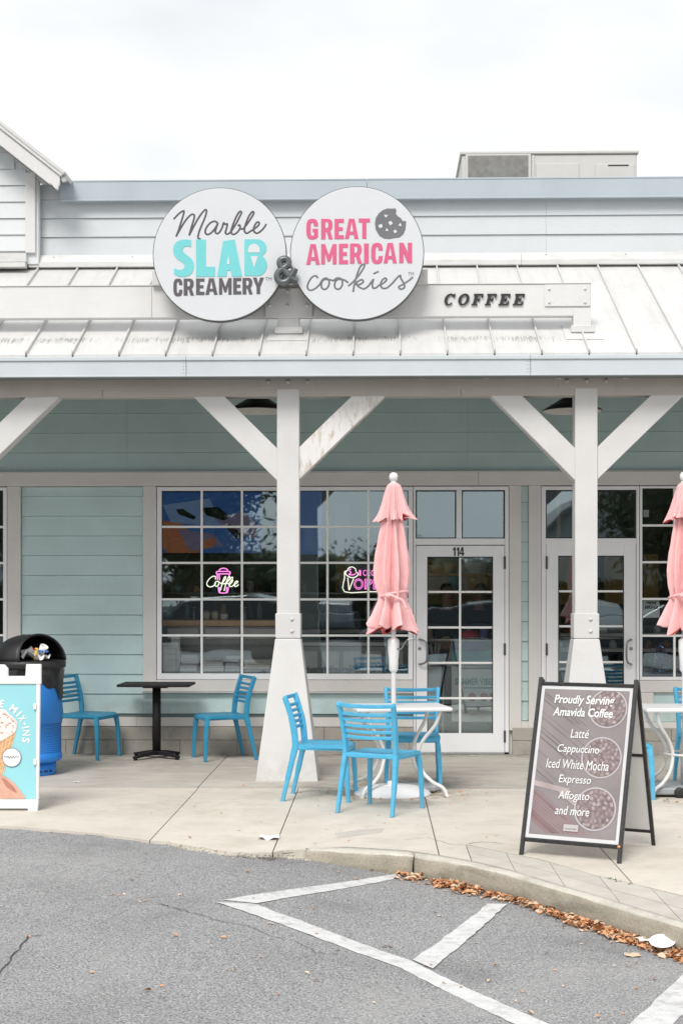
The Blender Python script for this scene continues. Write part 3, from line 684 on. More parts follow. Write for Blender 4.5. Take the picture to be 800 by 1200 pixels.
# ---- doors
def door(x0, x1, hx0, hx1, tpx, leaf, glass_, cols, rows, hinge_px, pull_px, bar, num=None):
    A = X; w0 = MB(); a, b = A(x0) + .002, A(x1) - .002; z1 = Z(570) - .002; yf, yb = WY + .004, WY + .11
    lx0, lx1, ly0, ly1 = leaf
    # frame: jambs, head, transom bar, transom mullion
    w0.box(a, A(lx0) - .005, yf, yb, .02, z1 - .036).box(A(lx1) + .005, b, yf, yb, .02, z1 - .036).box(a, b, yf, yb, z1 - .036, z1)
    w0.box(A(lx0) - .004, A(lx1) + .004, yf + .002, yb, Z(638.5), Z(631)); w0.box(A(tpx[1]), A(tpx[2]), yf + .002, yb, Z(630.8), z1 - .037)
    dr = w0.build('doorway', 'frame_paint', shop, bevel=.003)
    box('threshold', 'galvanised', dr, A(lx0), A(lx1), yf - .02, yb, -.01, .022)
    gy = WY + .045
    for p, q in ((A(lx0) - .004, A(tpx[1])), (A(tpx[2]), A(lx1) + .004)):
        MB().quad((p, gy, Z(631)), (q, gy, Z(631)), (q, gy, z1 - .036), (p, gy, z1 - .036)).build('pane', 'pane_glass', dr)
        for g in ((p, p + .012, Z(631), z1 - .036), (q - .012, q, Z(631), z1 - .036), (p, q, z1 - .048, z1 - .036), (p, q, Z(631), Z(631) + .010)):
            box('gasket', 'black_rubber', dr, g[0], g[1], gy - .008, gy + .004, g[2], g[3], bevel=0)
    # leaf
    l0, l1, lz0, lz1 = A(lx0), A(lx1), Z(ly1), Z(ly0); g0, g1, gz0, gz1 = A(glass_[0]), A(glass_[1]), Z(glass_[3]), Z(glass_[2])
    yl = WY + .012; lf = MB()
    lf.box(l0, g0, yl, yl + .045, lz0, lz1).box(g1, l1, yl, yl + .045, lz0, lz1).box(g0, g1, yl + .0005, yl + .045, lz0, gz0).box(g0, g1, yl + .0005, yl + .045, gz1, lz1)
    lo = lf.build('door', 'frame_paint', shop, bevel=.002); t = 1.25 / 116
    rz_ = [gz1] + [Z(r) for r in rows] + [gz0]; cx = [g0] + [A(c) for c in cols] + [g1]; gy = yl + .02
    for r in rz_[1:-1]: box('muntin', 'muntin_paint', lo, g0, g1, gy - .012, gy + .01, r - t, r + t, bevel=.002)
    for c in cx[1:-1]:
        for q, r in zip(rz_, rz_[1:]): box('muntin', 'muntin_paint', lo, c - t, c + t, gy - .011, gy + .009, r + (t if r != rz_[-1] else 0), q - (t if q != rz_[0] else 0), bevel=.002)
    for p, q in zip(cx, cx[1:]):
        for r, s_ in zip(rz_, rz_[1:]): MB().quad((p, gy, s_), (q, gy, s_), (q, gy, r), (p, gy, r)).build('pane', 'pane_glass', lo)
    for q in ((g0, g0 + .007, gz0, gz1), (g1 - .007, g1, gz0, gz1), (g0, g1, gz1 - .009, gz1)): box('gasket', 'black_rubber', lo, q[0], q[1], yl - .001, yl + .01, q[2], q[3], bevel=0)
    bz = Z(bar); MB().tube([(g0, yl + .07, bz), (g1, yl + .07, bz)], .013).build('push_bar', 'galvanised', lo)
    for hz in ((652, 667), (754, 768), (856, 870)): box('hinge', 'hinge_metal', lo, A(hinge_px) - .011, A(hinge_px) + .011, yl - .016, yl + .001, Z(hz[1]), Z(hz[0]), bevel=.004)
    # pull handle
    s = 1 if pull_px[1] > pull_px[0] else -1; h0, h1 = A(pull_px[0]), A(pull_px[1]); zt, zb = Z(749.5), Z(778.5)
    P = smooth_path([(h0, yl, zt), (h0 + .2 * (h1 - h0), yl - .04, zt - .002), (h1 - s * .01, yl - .07, zt - .03), (h1, yl - .075, (zt + zb) / 2), (h1 - s * .01, yl - .07, zb + .03), (h0 + .2 * (h1 - h0), yl - .04, zb + .002), (h0, yl, zb)], 5)
    MB().tube(P, .0105, n=10).build('handle', 'handle_metal', lo)
    MB().lathe([(.018, 0), (.018, .004), (.012, .008), (0, .009)], (A(pull_px[2]), yl, Z(760)), 14, ax=(0, -1, 0)).build('lock', 'handle_metal', lo)
    if num:
        for d, q0, q1 in num: block_letter(d, lambda u, v: at(q0 + (q1 - q0) * u, 651.5 - 10 * v, yl), lo, 'number_black', 'frame_paint', 'digit', .003)
    return lo
door(484.2, 596.2, 0, 0, (488, 534.5, 541, 588), (487.5, 591, 639.5, 882), (500.5, 577.5, 652.5, 859.5), (539,), (693.7, 735.5, 777, 818.5), 591.3, (491, 500, 491.5), 750.5,
     num=(('1', 530.5, 533.6), ('1', 534.8, 537.9), ('4', 538.4, 543.8)))
door(634, 749, 0, 0, (642, 689, 694, 741), (640, 745, 638, 882), (654, 731, 651.5, 859.5), (692,), (693, 734, 776, 818), 640.3, (740, 732.5, 739.5), 748)
# ---- porch: piers, braces, beam
PY = 12.655
def porch_post(pcx):
    c = X(pcx, PY); h = .097
    zt = Z(455, PY); zj = Z(748, PY)
    post = MB().box(c - h, c + h, PY, PY + .19, zj - .1, zt).build('porch_post', 'post_paint', shop, bevel=.004)
    box('post_sleeve', 'post_paint', post, c - h - .013, c + h + .013, PY - .012, PY + .2, zj, Z(719, PY), bevel=.004)
    for pyy in (726, 740): MB().lathe([(.017, 0), (.017, .003), (.011, .005), (.011, .010), (0, .012)], (c + .035, PY - .012, Z(pyy, PY)), 12, ax=(0, -1, 0)).build('bolt', 'post_paint', post)
    b, t = .272, .112; y0 = PY + .095
    ped = MB().hexa([(c - b, y0 - b, -.02), (c + b, y0 - b, -.02), (c + b, y0 + b, -.02), (c - b, y0 + b, -.02),
                     (c - t, y0 - t, zj - .006), (c + t, y0 - t, zj - .006), (c + t, y0 + t, zj - .006), (c - t, y0 + t, zj - .006)]).build('pedestal', 'post_paint', post, bevel=.008, seg=2)
    return post, c
def brace(post, poly, m='post_paint', y=PY + .012):
    P = [at(a, b, y) for a, b in poly]; MB().extrude(P, (0, .15, 0)).build('brace', m, post, bevel=.005)
BZ0 = 463
p0, c0 = porch_post(-43)
p1, c1 = porch_post(337.4)
p2, c2 = porch_post(686.8)
p3, c3 = porch_post(1060)
for post, cx, ms in ((p0, -43, ('post_paint', 'post_paint')), (p1, 337.4, ('post_paint', 'worn_paint')), (p2, 686.8, ('post_paint', 'post_paint')), (p3, 1060, ('post_paint', 'post_paint'))):
    L_, R_ = cx - 12.2, cx + 13
    brace(post, [(L_, 564), (cx - 114, 461.5), (cx - 77, 461.5), (L_, 526)], ms[0])
    brace(post, [(R_, 562), (R_, 524), (cx + 78, 460.5), (cx + 117, 460.5)], ms[1])
# porch beam with bearing plates
bx = [XL, X(120, PY), X(540, PY), XR]
for a, b in zip(bx, bx[1:]): box('beam', 'beam_paint', shop, a + .001, b - .001, PY + .002, PY + .15, Z(464, PY), Z(437, PY), bevel=.004)
box('ledger_board', 'beam_paint', shop, XL, XR, PY - .010, PY + .002, Z(456, PY), Z(438, PY), bevel=.003)
for cx in (-43, 337.4, 686.8, 1060):
    pl = box('bearing_plate', 'beam_paint', shop, X(cx - 33, PY), X(cx + 33, PY), PY - .016, PY - .010, Z(455, PY), Z(440, PY), bevel=.002)
    for d in (-23, 0, 23): MB().lathe([(.020, 0), (.020, .004), (.013, .006), (.013, .018), (0, .02)], (X(cx + d, PY), PY - .016, Z(447, PY)), 12, ax=(0, -1, 0)).build('bolt', 'beam_paint', pl)
# ---- porch roof: standing seam pans
TY, TZ = WY - .02, Z(313, WY - .02)
sl = Vector((0, TY - EY, TZ - EZ)); sl_n = Vector((0, -(TZ - EZ), TY - EY)).normalized()
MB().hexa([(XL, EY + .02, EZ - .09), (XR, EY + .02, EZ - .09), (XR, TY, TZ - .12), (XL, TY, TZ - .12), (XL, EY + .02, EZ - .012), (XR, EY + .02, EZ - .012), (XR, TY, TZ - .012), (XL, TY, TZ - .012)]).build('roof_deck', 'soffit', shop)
seam0 = X(30.5, EY); sp = (X(745.5, EY) - X(30.5, EY)) / 13
for i in range(-12, 28):
    a = seam0 + sp * i
    if a < XL or a + sp > XR: continue
    e = rnd.uniform(-.0015, .0015)
    m = MB(); k = 4
    for s in range(k):
        t0, t1 = s / k, (s + 1) / k
        p0_, p1_ = Vector((0, EY, EZ)) + sl * t0, Vector((0, EY, EZ)) + sl * t1
        for u in range(3):
            xa, xb = a + .006 + (sp - .012) * u / 3, a + .006 + (sp - .012) * (u + 1) / 3
            m.v += [(xa, p0_.y, p0_.z), (xb, p0_.y, p0_.z), (xb, p1_.y, p1_.z), (xa, p1_.y, p1_.z)]; q = len(m.v) - 4; m.face((q, q + 1, q + 2, q + 3))
    m.quad((a + .006, EY, EZ - .02), (a + sp - .006, EY, EZ - .02), (a + sp - .006, EY, EZ), (a + .006, EY, EZ))
    pan = m.build('roof_pan', 'roof_metal', shop)
    A0 = Vector((a, EY - .004, EZ)); A1 = A0 + sl * 1.0
    s_ = MB().hexa([A0 + Vector((-.006, 0, -.005)), A0 + Vector((.006, 0, -.005)), A1 + Vector((.006, 0, -.005)), A1 + Vector((-.006, 0, -.005)),
               A0 + Vector((-.007, 0, 0)) + sl_n * .03, A0 + Vector((.007, 0, 0)) + sl_n * .03, A1 + Vector((.007, 0, 0)) + sl_n * .03, A1 + Vector((-.007, 0, 0)) + sl_n * .03]).build('roof_seam', 'roof_seam', shop, bevel=.003)
    box('seam_end', 'grime', shop, a - .006, a + .006, EY - .012, EY - .004, EZ - .008, EZ + .032, bevel=0)
# grime left by drips on the pans under the sign beam
def roof_pt(x, t, up=.0): q = Vector((x, EY, EZ)) + sl * t + sl_n * up; return q
# gutter / fascia in lengths
GY = 12.395
for a, b in ((XL, X(218, GY)), (X(218, GY), X(621, GY)), (X(621, GY), XR)):
    m = MB(); m.box(a + .0012, b - .0012, GY, GY + .05, Z(440, GY), Z(417.5, GY)); m.box(a + .0012, b - .0012, GY - .014, GY + .001, Z(421.5, GY), Z(417, GY)); m.box(a + .0012, b - .0012, GY - .006, GY + .001, Z(440, GY) - .004, Z(438.8, GY))
    m.build('fascia', 'gutter_metal', shop, bevel=.003)
for pxs in (217, 620):
    for dx in (-2, 2):
        for yy in (424, 428, 432, 436):
            MB().lathe([(.005, 0), (.003, .003), (0, .003)], (X(pxs + dx, GY), GY, Z(yy, GY)), 6, ax=(0, -1, 0)).build('rivet', 'galvanised', shop)
# pale slips standing in for bits of sunlight below the fascia
for pxx in (5, 84, 165, 246, 331, 409, 495, 571, 655, 734):
    a = at(pxx - 5, 443.6, PY - .03); b = at(pxx + 2, 443.6, PY - .03)
    MB().extrude([a, b, b + Vector((.03, 0, .026)), a + Vector((.03, 0, .026))], (0, .015, 0)).build('clip', 'flashing', shop)
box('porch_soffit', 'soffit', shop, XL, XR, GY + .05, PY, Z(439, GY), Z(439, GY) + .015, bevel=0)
# rafters
for i in range(-11, 10):
    x = .35 + i * .62
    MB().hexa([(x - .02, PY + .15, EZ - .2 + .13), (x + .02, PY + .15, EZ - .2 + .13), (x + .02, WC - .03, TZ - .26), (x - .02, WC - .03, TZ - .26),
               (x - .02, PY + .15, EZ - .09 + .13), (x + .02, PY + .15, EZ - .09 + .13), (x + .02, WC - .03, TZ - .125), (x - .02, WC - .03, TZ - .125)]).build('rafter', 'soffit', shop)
# ---- apron flashing between roof and parapet
for a, b in ((X(35), X(296)), (X(296), X(610)), (X(610), XR)):
    m = MB(); m.hexa([(a + .001, WY - .06, Z(307)), (b - .001, WY - .06, Z(307)), (b - .001, WY + .03, Z(307)), (a + .001, WY + .03, Z(307)), (a + .001, WY - .012, Z(297)), (b - .001, WY - .012, Z(297)), (b - .001, WY + .03, Z(297)), (a + .001, WY + .03, Z(297))])
    m.build('flashing', 'flashing', shop, bevel=.003)
    box('flashing_ledge', 'flashing', shop, a + .001, b - .001, WY - .075, WY + .02, Z(312.6), Z(307.4), bevel=.003)
    k = 0
    for q in range(int(b - a)):
        MB().lathe([(.007, 0), (.004, .004), (0, .004)], (a + .25 + q * .8, WY - .028, Z(300)), 6, ax=(0, -1, 0)).build('rivet', 'grime', shop)
# ---- parapet cap
CYP = WY - .06
for a, b in ((X(71.5), X(430)), (X(430), XR)):
    m = MB(); m.box(a + .001, b - .001, CYP, WC + .2, Z(233.5), Z(211)); m.box(a + .001, b - .001, CYP - .014, CYP + .001, Z(235.3), Z(233))
    m.box(a + .001, b - .001, CYP - .006, CYP + .001, Z(212.6), Z(210.6)); m.build('parapet_cap', 'cap_metal', shop, bevel=.004)
# ---- gable wing at the photograph's left
gb = MB(); GW = WY - .09
AP = -130; SLP = .79                                    # ridge of the gable and slope of its rakes, in the photograph's pixels
def mir(p): return (2 * AP - p[0], p[1])
gb.extrude([at(45, 309, GW), at(45, 209, GW), at(AP, 209 - (45 - AP) * SLP + 4, GW), at(2 * AP - 45, 209, GW), at(2 * AP - 45, 309, GW)], (0, .09, 0))
gable = gb.build('gable_wall', 'gable_siding', shop)
z_ = Z(295); stp = 19.3 / 116
while z_ < Z(75):
    pyy = HOR - (z_ + stp - HCAM) * 116; rp_ = min(33, 58 - (214 - pyy) / SLP + 6); lp_ = 2 * AP - rp_ if rp_ < 33 else 2 * AP - 33
    if rp_ - lp_ > 12: siding(gable, X(lp_), X(rp_), z_, z_ + stp, 'gable_siding', stp, first=z_, yb=GW)
    z_ += stp
for q in (lambda p: p, mir):
    c0_, c1_ = sorted((q((33, 0))[0], q((44.5, 0))[0])); box('corner_board', 'white_paint', shop, X(c0_), X(c1_), GW - .035, GW, Z(297), Z(203))
box('flashing', 'flashing', shop, X(2 * AP - 34.5), X(34.5), GW - .05, GW + .01, Z(308), Z(298)); box('flashing_ledge', 'flashing', shop, X(2 * AP - 34.5), X(34.5), GW - .09, GW, Z(315), Z(309.5))
RK = WY - .40
def gpt(a, b, y=RK): return at(a, b, y)
def up_(px, py): return (AP, py - (px - AP) * SLP)      # the same edge where it meets the ridge
for q in (lambda p: p, mir):
    def piece(name, m_, pts, y, dep, bev=.004):
        P = [gpt(*q(p), y) for p in pts]; MB().extrude(P, (0, dep, 0)).build(name, m_, shop, bevel=bev)
    piece('rake_board', 'white_paint', [(70, 206), (70, 214), (67, 222), (63, 219), (60, 215), (57, 214.5), up_(57, 214.5), up_(70, 206)], RK, .04)
    piece('rake_drip', 'roof_metal', [(75, 202), (71, 206), up_(71, 206), up_(75, 202)], RK - .02, .03, .003)
    piece('gable_roof', 'roof_seam', [(76.5, 200.5), (74, 203.5), up_(74, 203.5), up_(76.5, 200.5)], RK - .03, 2.6, .003)
    piece('gable_soffit', 'soffit', [(58, 214), (58, 211), up_(58, 211), up_(58, 214)], RK + .042, .26, 0)
MB().extrude([at(a, b, RK + .005) for a, b in ((71, 196), (76, 200), (78, 212), (73, 213), (69, 203))], (0, .03, 0)).build('rake_end', 'galvanised', shop, bevel=.002)
# ---- sign beam standing above the roof
BY = 12.86
sb = MB()
for a, b in ((XL, X(178, BY)), (X(178, BY), X(692, BY))):
    sb.box(a + .001, b - .001, BY, BY + .1, Z(371, BY), Z(333.5, BY))
sbo = sb.build('sign_beam', 'beam_white', shop, bevel=.004)
box('cap_strip', 'flashing', sbo, X(-180, BY), X(692, BY) + .005, BY - .008, BY + .108, Z(333.4, BY), Z(332.6, BY), bevel=0)
box('backing_board', 'beam_white', sbo, X(179, BY), X(501, BY), BY - .05, BY - .001, Z(334, BY), Z(317, BY))
pl = box('end_plate', 'beam_white', sbo, X(638, BY), X(691, BY), BY - .014, BY - .002, Z(360, BY), Z(334.5, BY))
for a in (643, 685):
    for b in (340, 355.5): MB().lathe([(.014, 0), (.014, .003), (.008, .005), (.008, .012), (0, .013)], (X(a, BY), BY - .014, Z(b, BY)), 10, ax=(0, -1, 0)).build('bolt', 'beam_white', sbo)
box('centre_plate', 'beam_white', sbo, X(311, BY), X(366, BY), BY - .03, BY - .012, Z(372.5, BY), Z(338, BY))
for a, b in ((316, 358), (337, 358), (360, 358), (337, 341)): MB().lathe([(.016, 0), (.016, .003), (.010, .005), (.010, .014), (0, .015)], (X(a, BY), BY - .03, Z(b, BY)), 10, ax=(0, -1, 0)).build('bolt', 'beam_white', sbo)
for pa, pb, cxx in ((325, 350.5, 337.5), (671.5, 692, 682)):
    box('stub_post', 'beam_white', sbo, X(pa, BY), X(pb, BY), BY - .012, BY + .12, Z(396, BY), Z(363, BY))
    a, b = X(pa - 3, BY), X(pb + 4, BY); y = BY - .03
    MB().box(a, b, y, y + .2, Z(390, y), Z(382, y)).build('stub_collar', 'flashing', sbo, bevel=.004)
    t = .13
    MB().hexa([roof_pt(a - .06, t, .002), roof_pt(b + .06, t, .002), roof_pt(b + .06, t + .16, .002), roof_pt(a - .06, t + .16, .002), roof_pt(a - .06, t, .008), roof_pt(b + .06, t, .008), roof_pt(b + .06, t + .16, .008), roof_pt(a - .06, t + .16, .008)]).build('stub_flashing', 'flashing', sbo, bevel=.002)
# drip marks on the pans below the beam: stains with their own shape
mb = MB()
for i in range(1500):
    px = rnd.choice([rnd.uniform(-5, 330), rnd.uniform(352, 690)]); x = X(px, 12.8)
    den = .5 + .5 * math.sin(x * 3.1) * math.sin(x * 7.7 + 1)
    if rnd.random() > den: continue
    t0 = rnd.uniform(.150, .178); ln = rnd.uniform(.01, .05); w = rnd.uniform(.0008, .003)
    mb.quad(roof_pt(x - w, t0 - ln, .0015), roof_pt(x + w, t0 - ln, .0015), roof_pt(x + w * .6, t0, .0015), roof_pt(x - w * .6, t0, .0015))
mb.build('drip_stain', 'drip', shop, kind='stuff')

# ------------------------------------------------------------------ interior shell
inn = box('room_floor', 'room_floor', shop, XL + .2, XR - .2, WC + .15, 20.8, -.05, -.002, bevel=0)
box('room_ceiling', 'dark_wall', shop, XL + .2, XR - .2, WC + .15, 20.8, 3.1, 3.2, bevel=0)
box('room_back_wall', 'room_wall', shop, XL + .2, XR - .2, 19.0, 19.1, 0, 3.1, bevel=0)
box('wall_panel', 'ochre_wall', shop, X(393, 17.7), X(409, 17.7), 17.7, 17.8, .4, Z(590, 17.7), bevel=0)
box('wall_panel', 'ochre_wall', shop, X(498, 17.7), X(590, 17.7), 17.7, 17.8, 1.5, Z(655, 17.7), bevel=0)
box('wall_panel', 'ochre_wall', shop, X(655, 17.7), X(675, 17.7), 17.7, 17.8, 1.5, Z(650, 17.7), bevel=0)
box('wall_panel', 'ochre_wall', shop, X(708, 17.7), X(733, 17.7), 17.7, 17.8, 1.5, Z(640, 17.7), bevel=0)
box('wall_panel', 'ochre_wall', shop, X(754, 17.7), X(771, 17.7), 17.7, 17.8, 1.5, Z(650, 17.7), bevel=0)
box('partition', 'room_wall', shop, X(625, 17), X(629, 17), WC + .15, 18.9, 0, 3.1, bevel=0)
# ------------------------------------------------------------------ signs on the beam
SYD = 12.60
def disc_sign(cxp, cyp, rp, label):
    c = at(cxp, cyp, SYD); r = rp / (FPX / SYD)
    t = thing('round_sign', label, 'sign', (c.x, BY - .05, c.z), group='round signs on the roof beam')
    MB().lathe([(r - .004, 0), (r, .003), (r, .066), (r - .02, .068)], (c.x, SYD + .069, c.z), 96, ax=(0, -1, 0)).build('sign_box', 'sign_edge', t)
    box('mount_block', 'sign_edge', t, c.x - .3, c.x + .3, SYD + .07, BY - .004, c.z - .26, c.z - .02)
    MB().lathe([(r - .007, 0), (r - .007, .004), (r - .009, .005), (0, .005)], (c.x, SYD + .001, c.z), 96, ax=(0, -1, 0), smooth=False).build('face_panel', 'sign_face', t)
    return t
SF = SYD - .004
# lettering is traced in enlarged pixels: fn turns them into points on the sign face
def tr(x0, y0, k, Y=SF):
    def f(u, v): return at(x0 + u / k, y0 + v / k, Y)
    return f
s1 = disc_sign(257.3, 298, 78.8, 'round white ice cream shop sign with thin cursive over turquoise block letters')
f1 = tr(170, 210, 800 / 175)
STR = [
 [(153, 213), (166, 198), (182, 182), (203, 168), (208, 176), (197, 215), (178, 275), (166, 306)],
 [(166, 306), (190, 262), (220, 215), (247, 188), (262, 190), (262, 210), (246, 262), (236, 300)],
 [(236, 300), (260, 252), (290, 200), (318, 164), (329, 168), (320, 205), (296, 262), (284, 300), (286, 316), (298, 319)],
 [(388, 232), (372, 224), (350, 232), (328, 258), (322, 284), (335, 295), (356, 284), (378, 256), (390, 234), (380, 262), (376, 282), (388, 290), (402, 278)],
 [(402, 278), (414, 254), (420, 232), (428, 240), (440, 238), (436, 262), (430, 286), (444, 292), (462, 276)],
 [(462, 276), (486, 238), (508, 196), (516, 176), (506, 172), (490, 196), (470, 244), (460, 278), (470, 294), (490, 286), (508, 262), (506, 244), (496, 248)],
 [(506, 262), (524, 264), (548, 236), (574, 196), (582, 176), (572, 174), (554, 200), (536, 246), (532, 276), (544, 288), (560, 280)],
 [(560, 280), (588, 262), (608, 244), (610, 230), (598, 230), (584, 252), (582, 276), (598, 288), (620, 276), (640, 254), (648, 238)]]
for q in STR:
    m = MB(); stroke(m, q, 5.2 / (800 / 175) / (FPX / SF), f1); m.build('script_letter', 'grey_ink', s1)
def word(s, boxes, Y, thick, m, parent, **k):
    for ch, (x0, y0, x1, y1) in zip(s, boxes): block_letter(ch, lambda u, v: at(x0 + (x1 - x0) * u, y1 + (y0 - y1) * v, Y), parent, m, 'sign_face')
def Q(lst, x0, y0, k): return [(x0 + a / k, y0 + b / k, x0 + c / k, y0 + d / k) for a, b, c, d in lst]
K1 = 800 / 175
def heavy_poly(name, polys, f, m, parent, th=.004):
    for p in polys:
        P = [f(*q) for q in p]; P = [Vector((q.x, q.y, q.z)) for q in P]
        MB().extrude([Vector((q.x, q.y - th, q.z)) for q in P], (0, th, 0)).build(name, m, parent)
# SLAB, drawn as heavy outlines
def arc(cx, cy, rx, ry, a0, a1, n=12): return [(cx + rx * math.cos(R(a0 + (a1 - a0) * i / n)), cy - ry * math.sin(R(a0 + (a1 - a0) * i / n))) for i in range(n + 1)]
block_letter('S', lambda u, v: f1(150 + 112 * u, 521 - 199 * v), s1, 'aqua_ink', 'sign_white')
heavy_poly('letter', [[(273, 322), (325, 322), (325, 468), (375, 468), (375, 521), (273, 521)],
    [(386, 521), (418, 330), (480, 322), (520, 521), (464, 521), (458, 488), (440, 488), (436, 521)],
    [(532, 321), (610, 321)] + arc(598, 368, 52, 47, 70, -50, 10)[1:] + arc(598, 460, 55, 58, 60, -80, 12) + [(532, 516)]], f1, 'aqua_ink', s1)
def ovl(polys, f, m, parent, th=.0065):
    for p in polys:
        P = [f(*q) for q in p]; MB().extrude([Vector((q.x, q.y - th, q.z)) for q in P], (0, .002, 0)).build('letter_cutout', m, parent)
ovl([[(438, 455), (446, 400), (452, 455)], [(552, 392)] + [(552, 380)] + arc(583, 378, 31, 33, 175, 5, 10) + [(614, 392)], [(565, 412), (604, 412), (584, 474)]], f1, 'sign_white', s1)
word('CREAMERY', Q([(152, 532, 201, 626), (207, 532, 262, 622), (273, 531, 318, 619), (323, 530, 388, 618), (396, 529, 463, 617), (472, 528, 515, 616), (522, 528, 576, 616), (577, 526, 636, 614)], 170, 210, K1), SF, .004, 'grey_ink', s1, bold=.045)
px_text('TM', 170 + 643 / K1, 210 + 524 / K1, 170 + 678 / K1, 210 + 542 / K1, SF, .002).build('trademark', 'ink_soft', s1)
s2 = disc_sign(418.2, 296.5, 78.6, 'round white cookie shop sign with pink block letters and bitten cookie emblem')
K2 = 800 / 185; f2 = tr(320, 210, K2)
word('GREAT', Q([(168, 200, 229, 304), (243, 200, 302, 303), (311, 200, 358, 302), (363, 199, 432, 301), (433, 198, 490, 300)], 320, 210, K2), SF, .004, 'pink_ink', s2, bold=.06)
word('AMERICAN', Q([(168, 328, 236, 432), (243, 328, 321, 430), (333, 326, 379, 429), (389, 325, 450, 427), (460, 325, 484, 427), (496, 322, 556, 428), (559, 322, 626, 425), (638, 321, 703, 424)], 320, 210, K2), SF, .004, 'pink_ink', s2, bold=.055)
CK = [
 [(226, 500), (216, 488), (196, 496), (178, 524), (174, 550), (190, 562), (214, 552), (236, 532)],
 [(236, 532), (250, 508), (268, 500), (282, 512), (282, 536), (266, 556), (248, 552), (244, 530), (256, 508), (286, 508), (306, 514)],
 [(306, 514), (318, 502), (336, 500), (350, 514), (348, 540), (332, 556), (314, 550), (312, 526), (326, 508), (356, 508), (380, 524)],
 [(380, 540), (404, 520), (438, 480), (462, 440), (456, 430), (440, 444), (422, 492), (410, 540), (405, 570)],
 [(408, 540), (430, 516), (450, 508), (456, 520), (438, 532), (424, 534), (440, 548), (462, 554), (484, 538)],
 [(484, 538), (500, 516), (508, 506), (502, 530), (506, 550), (522, 548), (538, 534)],
 [(538, 536), (560, 524), (574, 508), (566, 500), (550, 514), (544, 536), (556, 552), (578, 548), (606, 524)],
 [(606, 524), (628, 498), (644, 486), (646, 500), (662, 528), (664, 548), (646, 556), (636, 544), (660, 530), (690, 510), (708, 494)],
 [(508, 478), (534, 466)]]
for q in CK:
    m = MB(); stroke(m, q, 4.8 / K2 / (FPX / SF), f2); m.build('script_letter', 'ink_soft', s2)
ck = [(620, 147)] + [(600, 148), (578, 147), (555, 156), (535, 172), (520, 195), (515, 225), (520, 255), (538, 285), (562, 299), (590, 301), (615, 296), (640, 293), (660, 275), (670, 250), (673, 212), (655, 210), (645, 195), (632, 188), (620, 172), (624, 160)]
heavy_poly('cookie_emblem', [ck], f2, 'ink_soft', s2)
ovl([[(560, 178), (582, 182), (570, 195)], [(582, 218), (596, 210), (606, 224), (592, 234)], [(532, 232), (550, 226), (555, 242), (538, 248)], [(632, 234), (645, 220), (650, 238)], [(568, 262), (575, 246), (584, 262)], [(608, 262), (620, 254), (628, 266), (616, 274)]], f2, 'sign_white', s2)
px_text('TM', 320 + 683 / K2, 210 + 470 / K2, 320 + 712 / K2, 210 + 487 / K2, SF, .002).build('trademark', 'ink_soft', s2)
# ampersand between the discs: heavy tube-like letter
am = thing('ampersand_sign', 'dark grey metal ampersand letter standing between the two round signs', 'sign', at(336, 336, 12.5))
fa = tr(320, 290, 24, 12.53)
pts = [(610, 590), (560, 720), (470, 860), (380, 950), (270, 980), (160, 940), (110, 810), (160, 690), (280, 590), (400, 500), (430, 410), (380, 330), (300, 320), (210, 360), (190, 450), (240, 560), (350, 690), (480, 830), (600, 930), (690, 955)]
m = MB(); stroke(m, pts, 100 / 24 / (FPX / 12.53), fa, k=4, flat=1.1, n=10); m.build('ampersand', 'ampersand_metal', am)
# COFFEE in slab italics, each letter standing off the beam
cf = thing('coffee_lettering', 'small black italic slab serif letters fixed to the white sign beam', 'sign', at(520, 358, BY - .03))
KC = 800 / 110; fc = tr(515, 335, KC, BY - .019)
def sh(u, v): return fc(u + (110 - v) * .25, v)
def slab_letter(kind, x):
    t, b_ = 65, 160
    if kind == 'C':
        o = arc(x + 42, 112, 42, 49, 40, 320, 22); i = arc(x + 46, 112, 22, 40, 320, 40, 22)
        return [o + i, ]
    if kind == 'O': return None
    if kind == 'F': return [[(x, b_), (x, b_ - 9), (x + 10, b_ - 9), (x + 10, t + 9), (x, t + 9), (x, t), (x + 82, t), (x + 82, t + 34), (x + 74, t + 34), (x + 66, t + 10), (x + 36, t + 10), (x + 36, 106), (x + 50, 106), (x + 54, 96), (x + 60, 96), (x + 60, 128), (x + 54, 128), (x + 50, 117), (x + 36, 117), (x + 36, b_ - 9), (x + 50, b_ - 9), (x + 50, b_)]]
    return [[(x, b_), (x, b_ - 9), (x + 10, b_ - 9), (x + 10, t + 9), (x, t + 9), (x, t), (x + 82, t), (x + 82, t + 32), (x + 74, t + 32), (x + 66, t + 10), (x + 36, t + 10), (x + 36, 106), (x + 50, 106), (x + 54, 96), (x + 60, 96), (x + 60, 128), (x + 54, 128), (x + 50, 117), (x + 36, 117), (x + 36, b_ - 10), (x + 66, b_ - 10), (x + 76, b_ - 36), (x + 84, b_ - 36), (x + 84, b_)]]
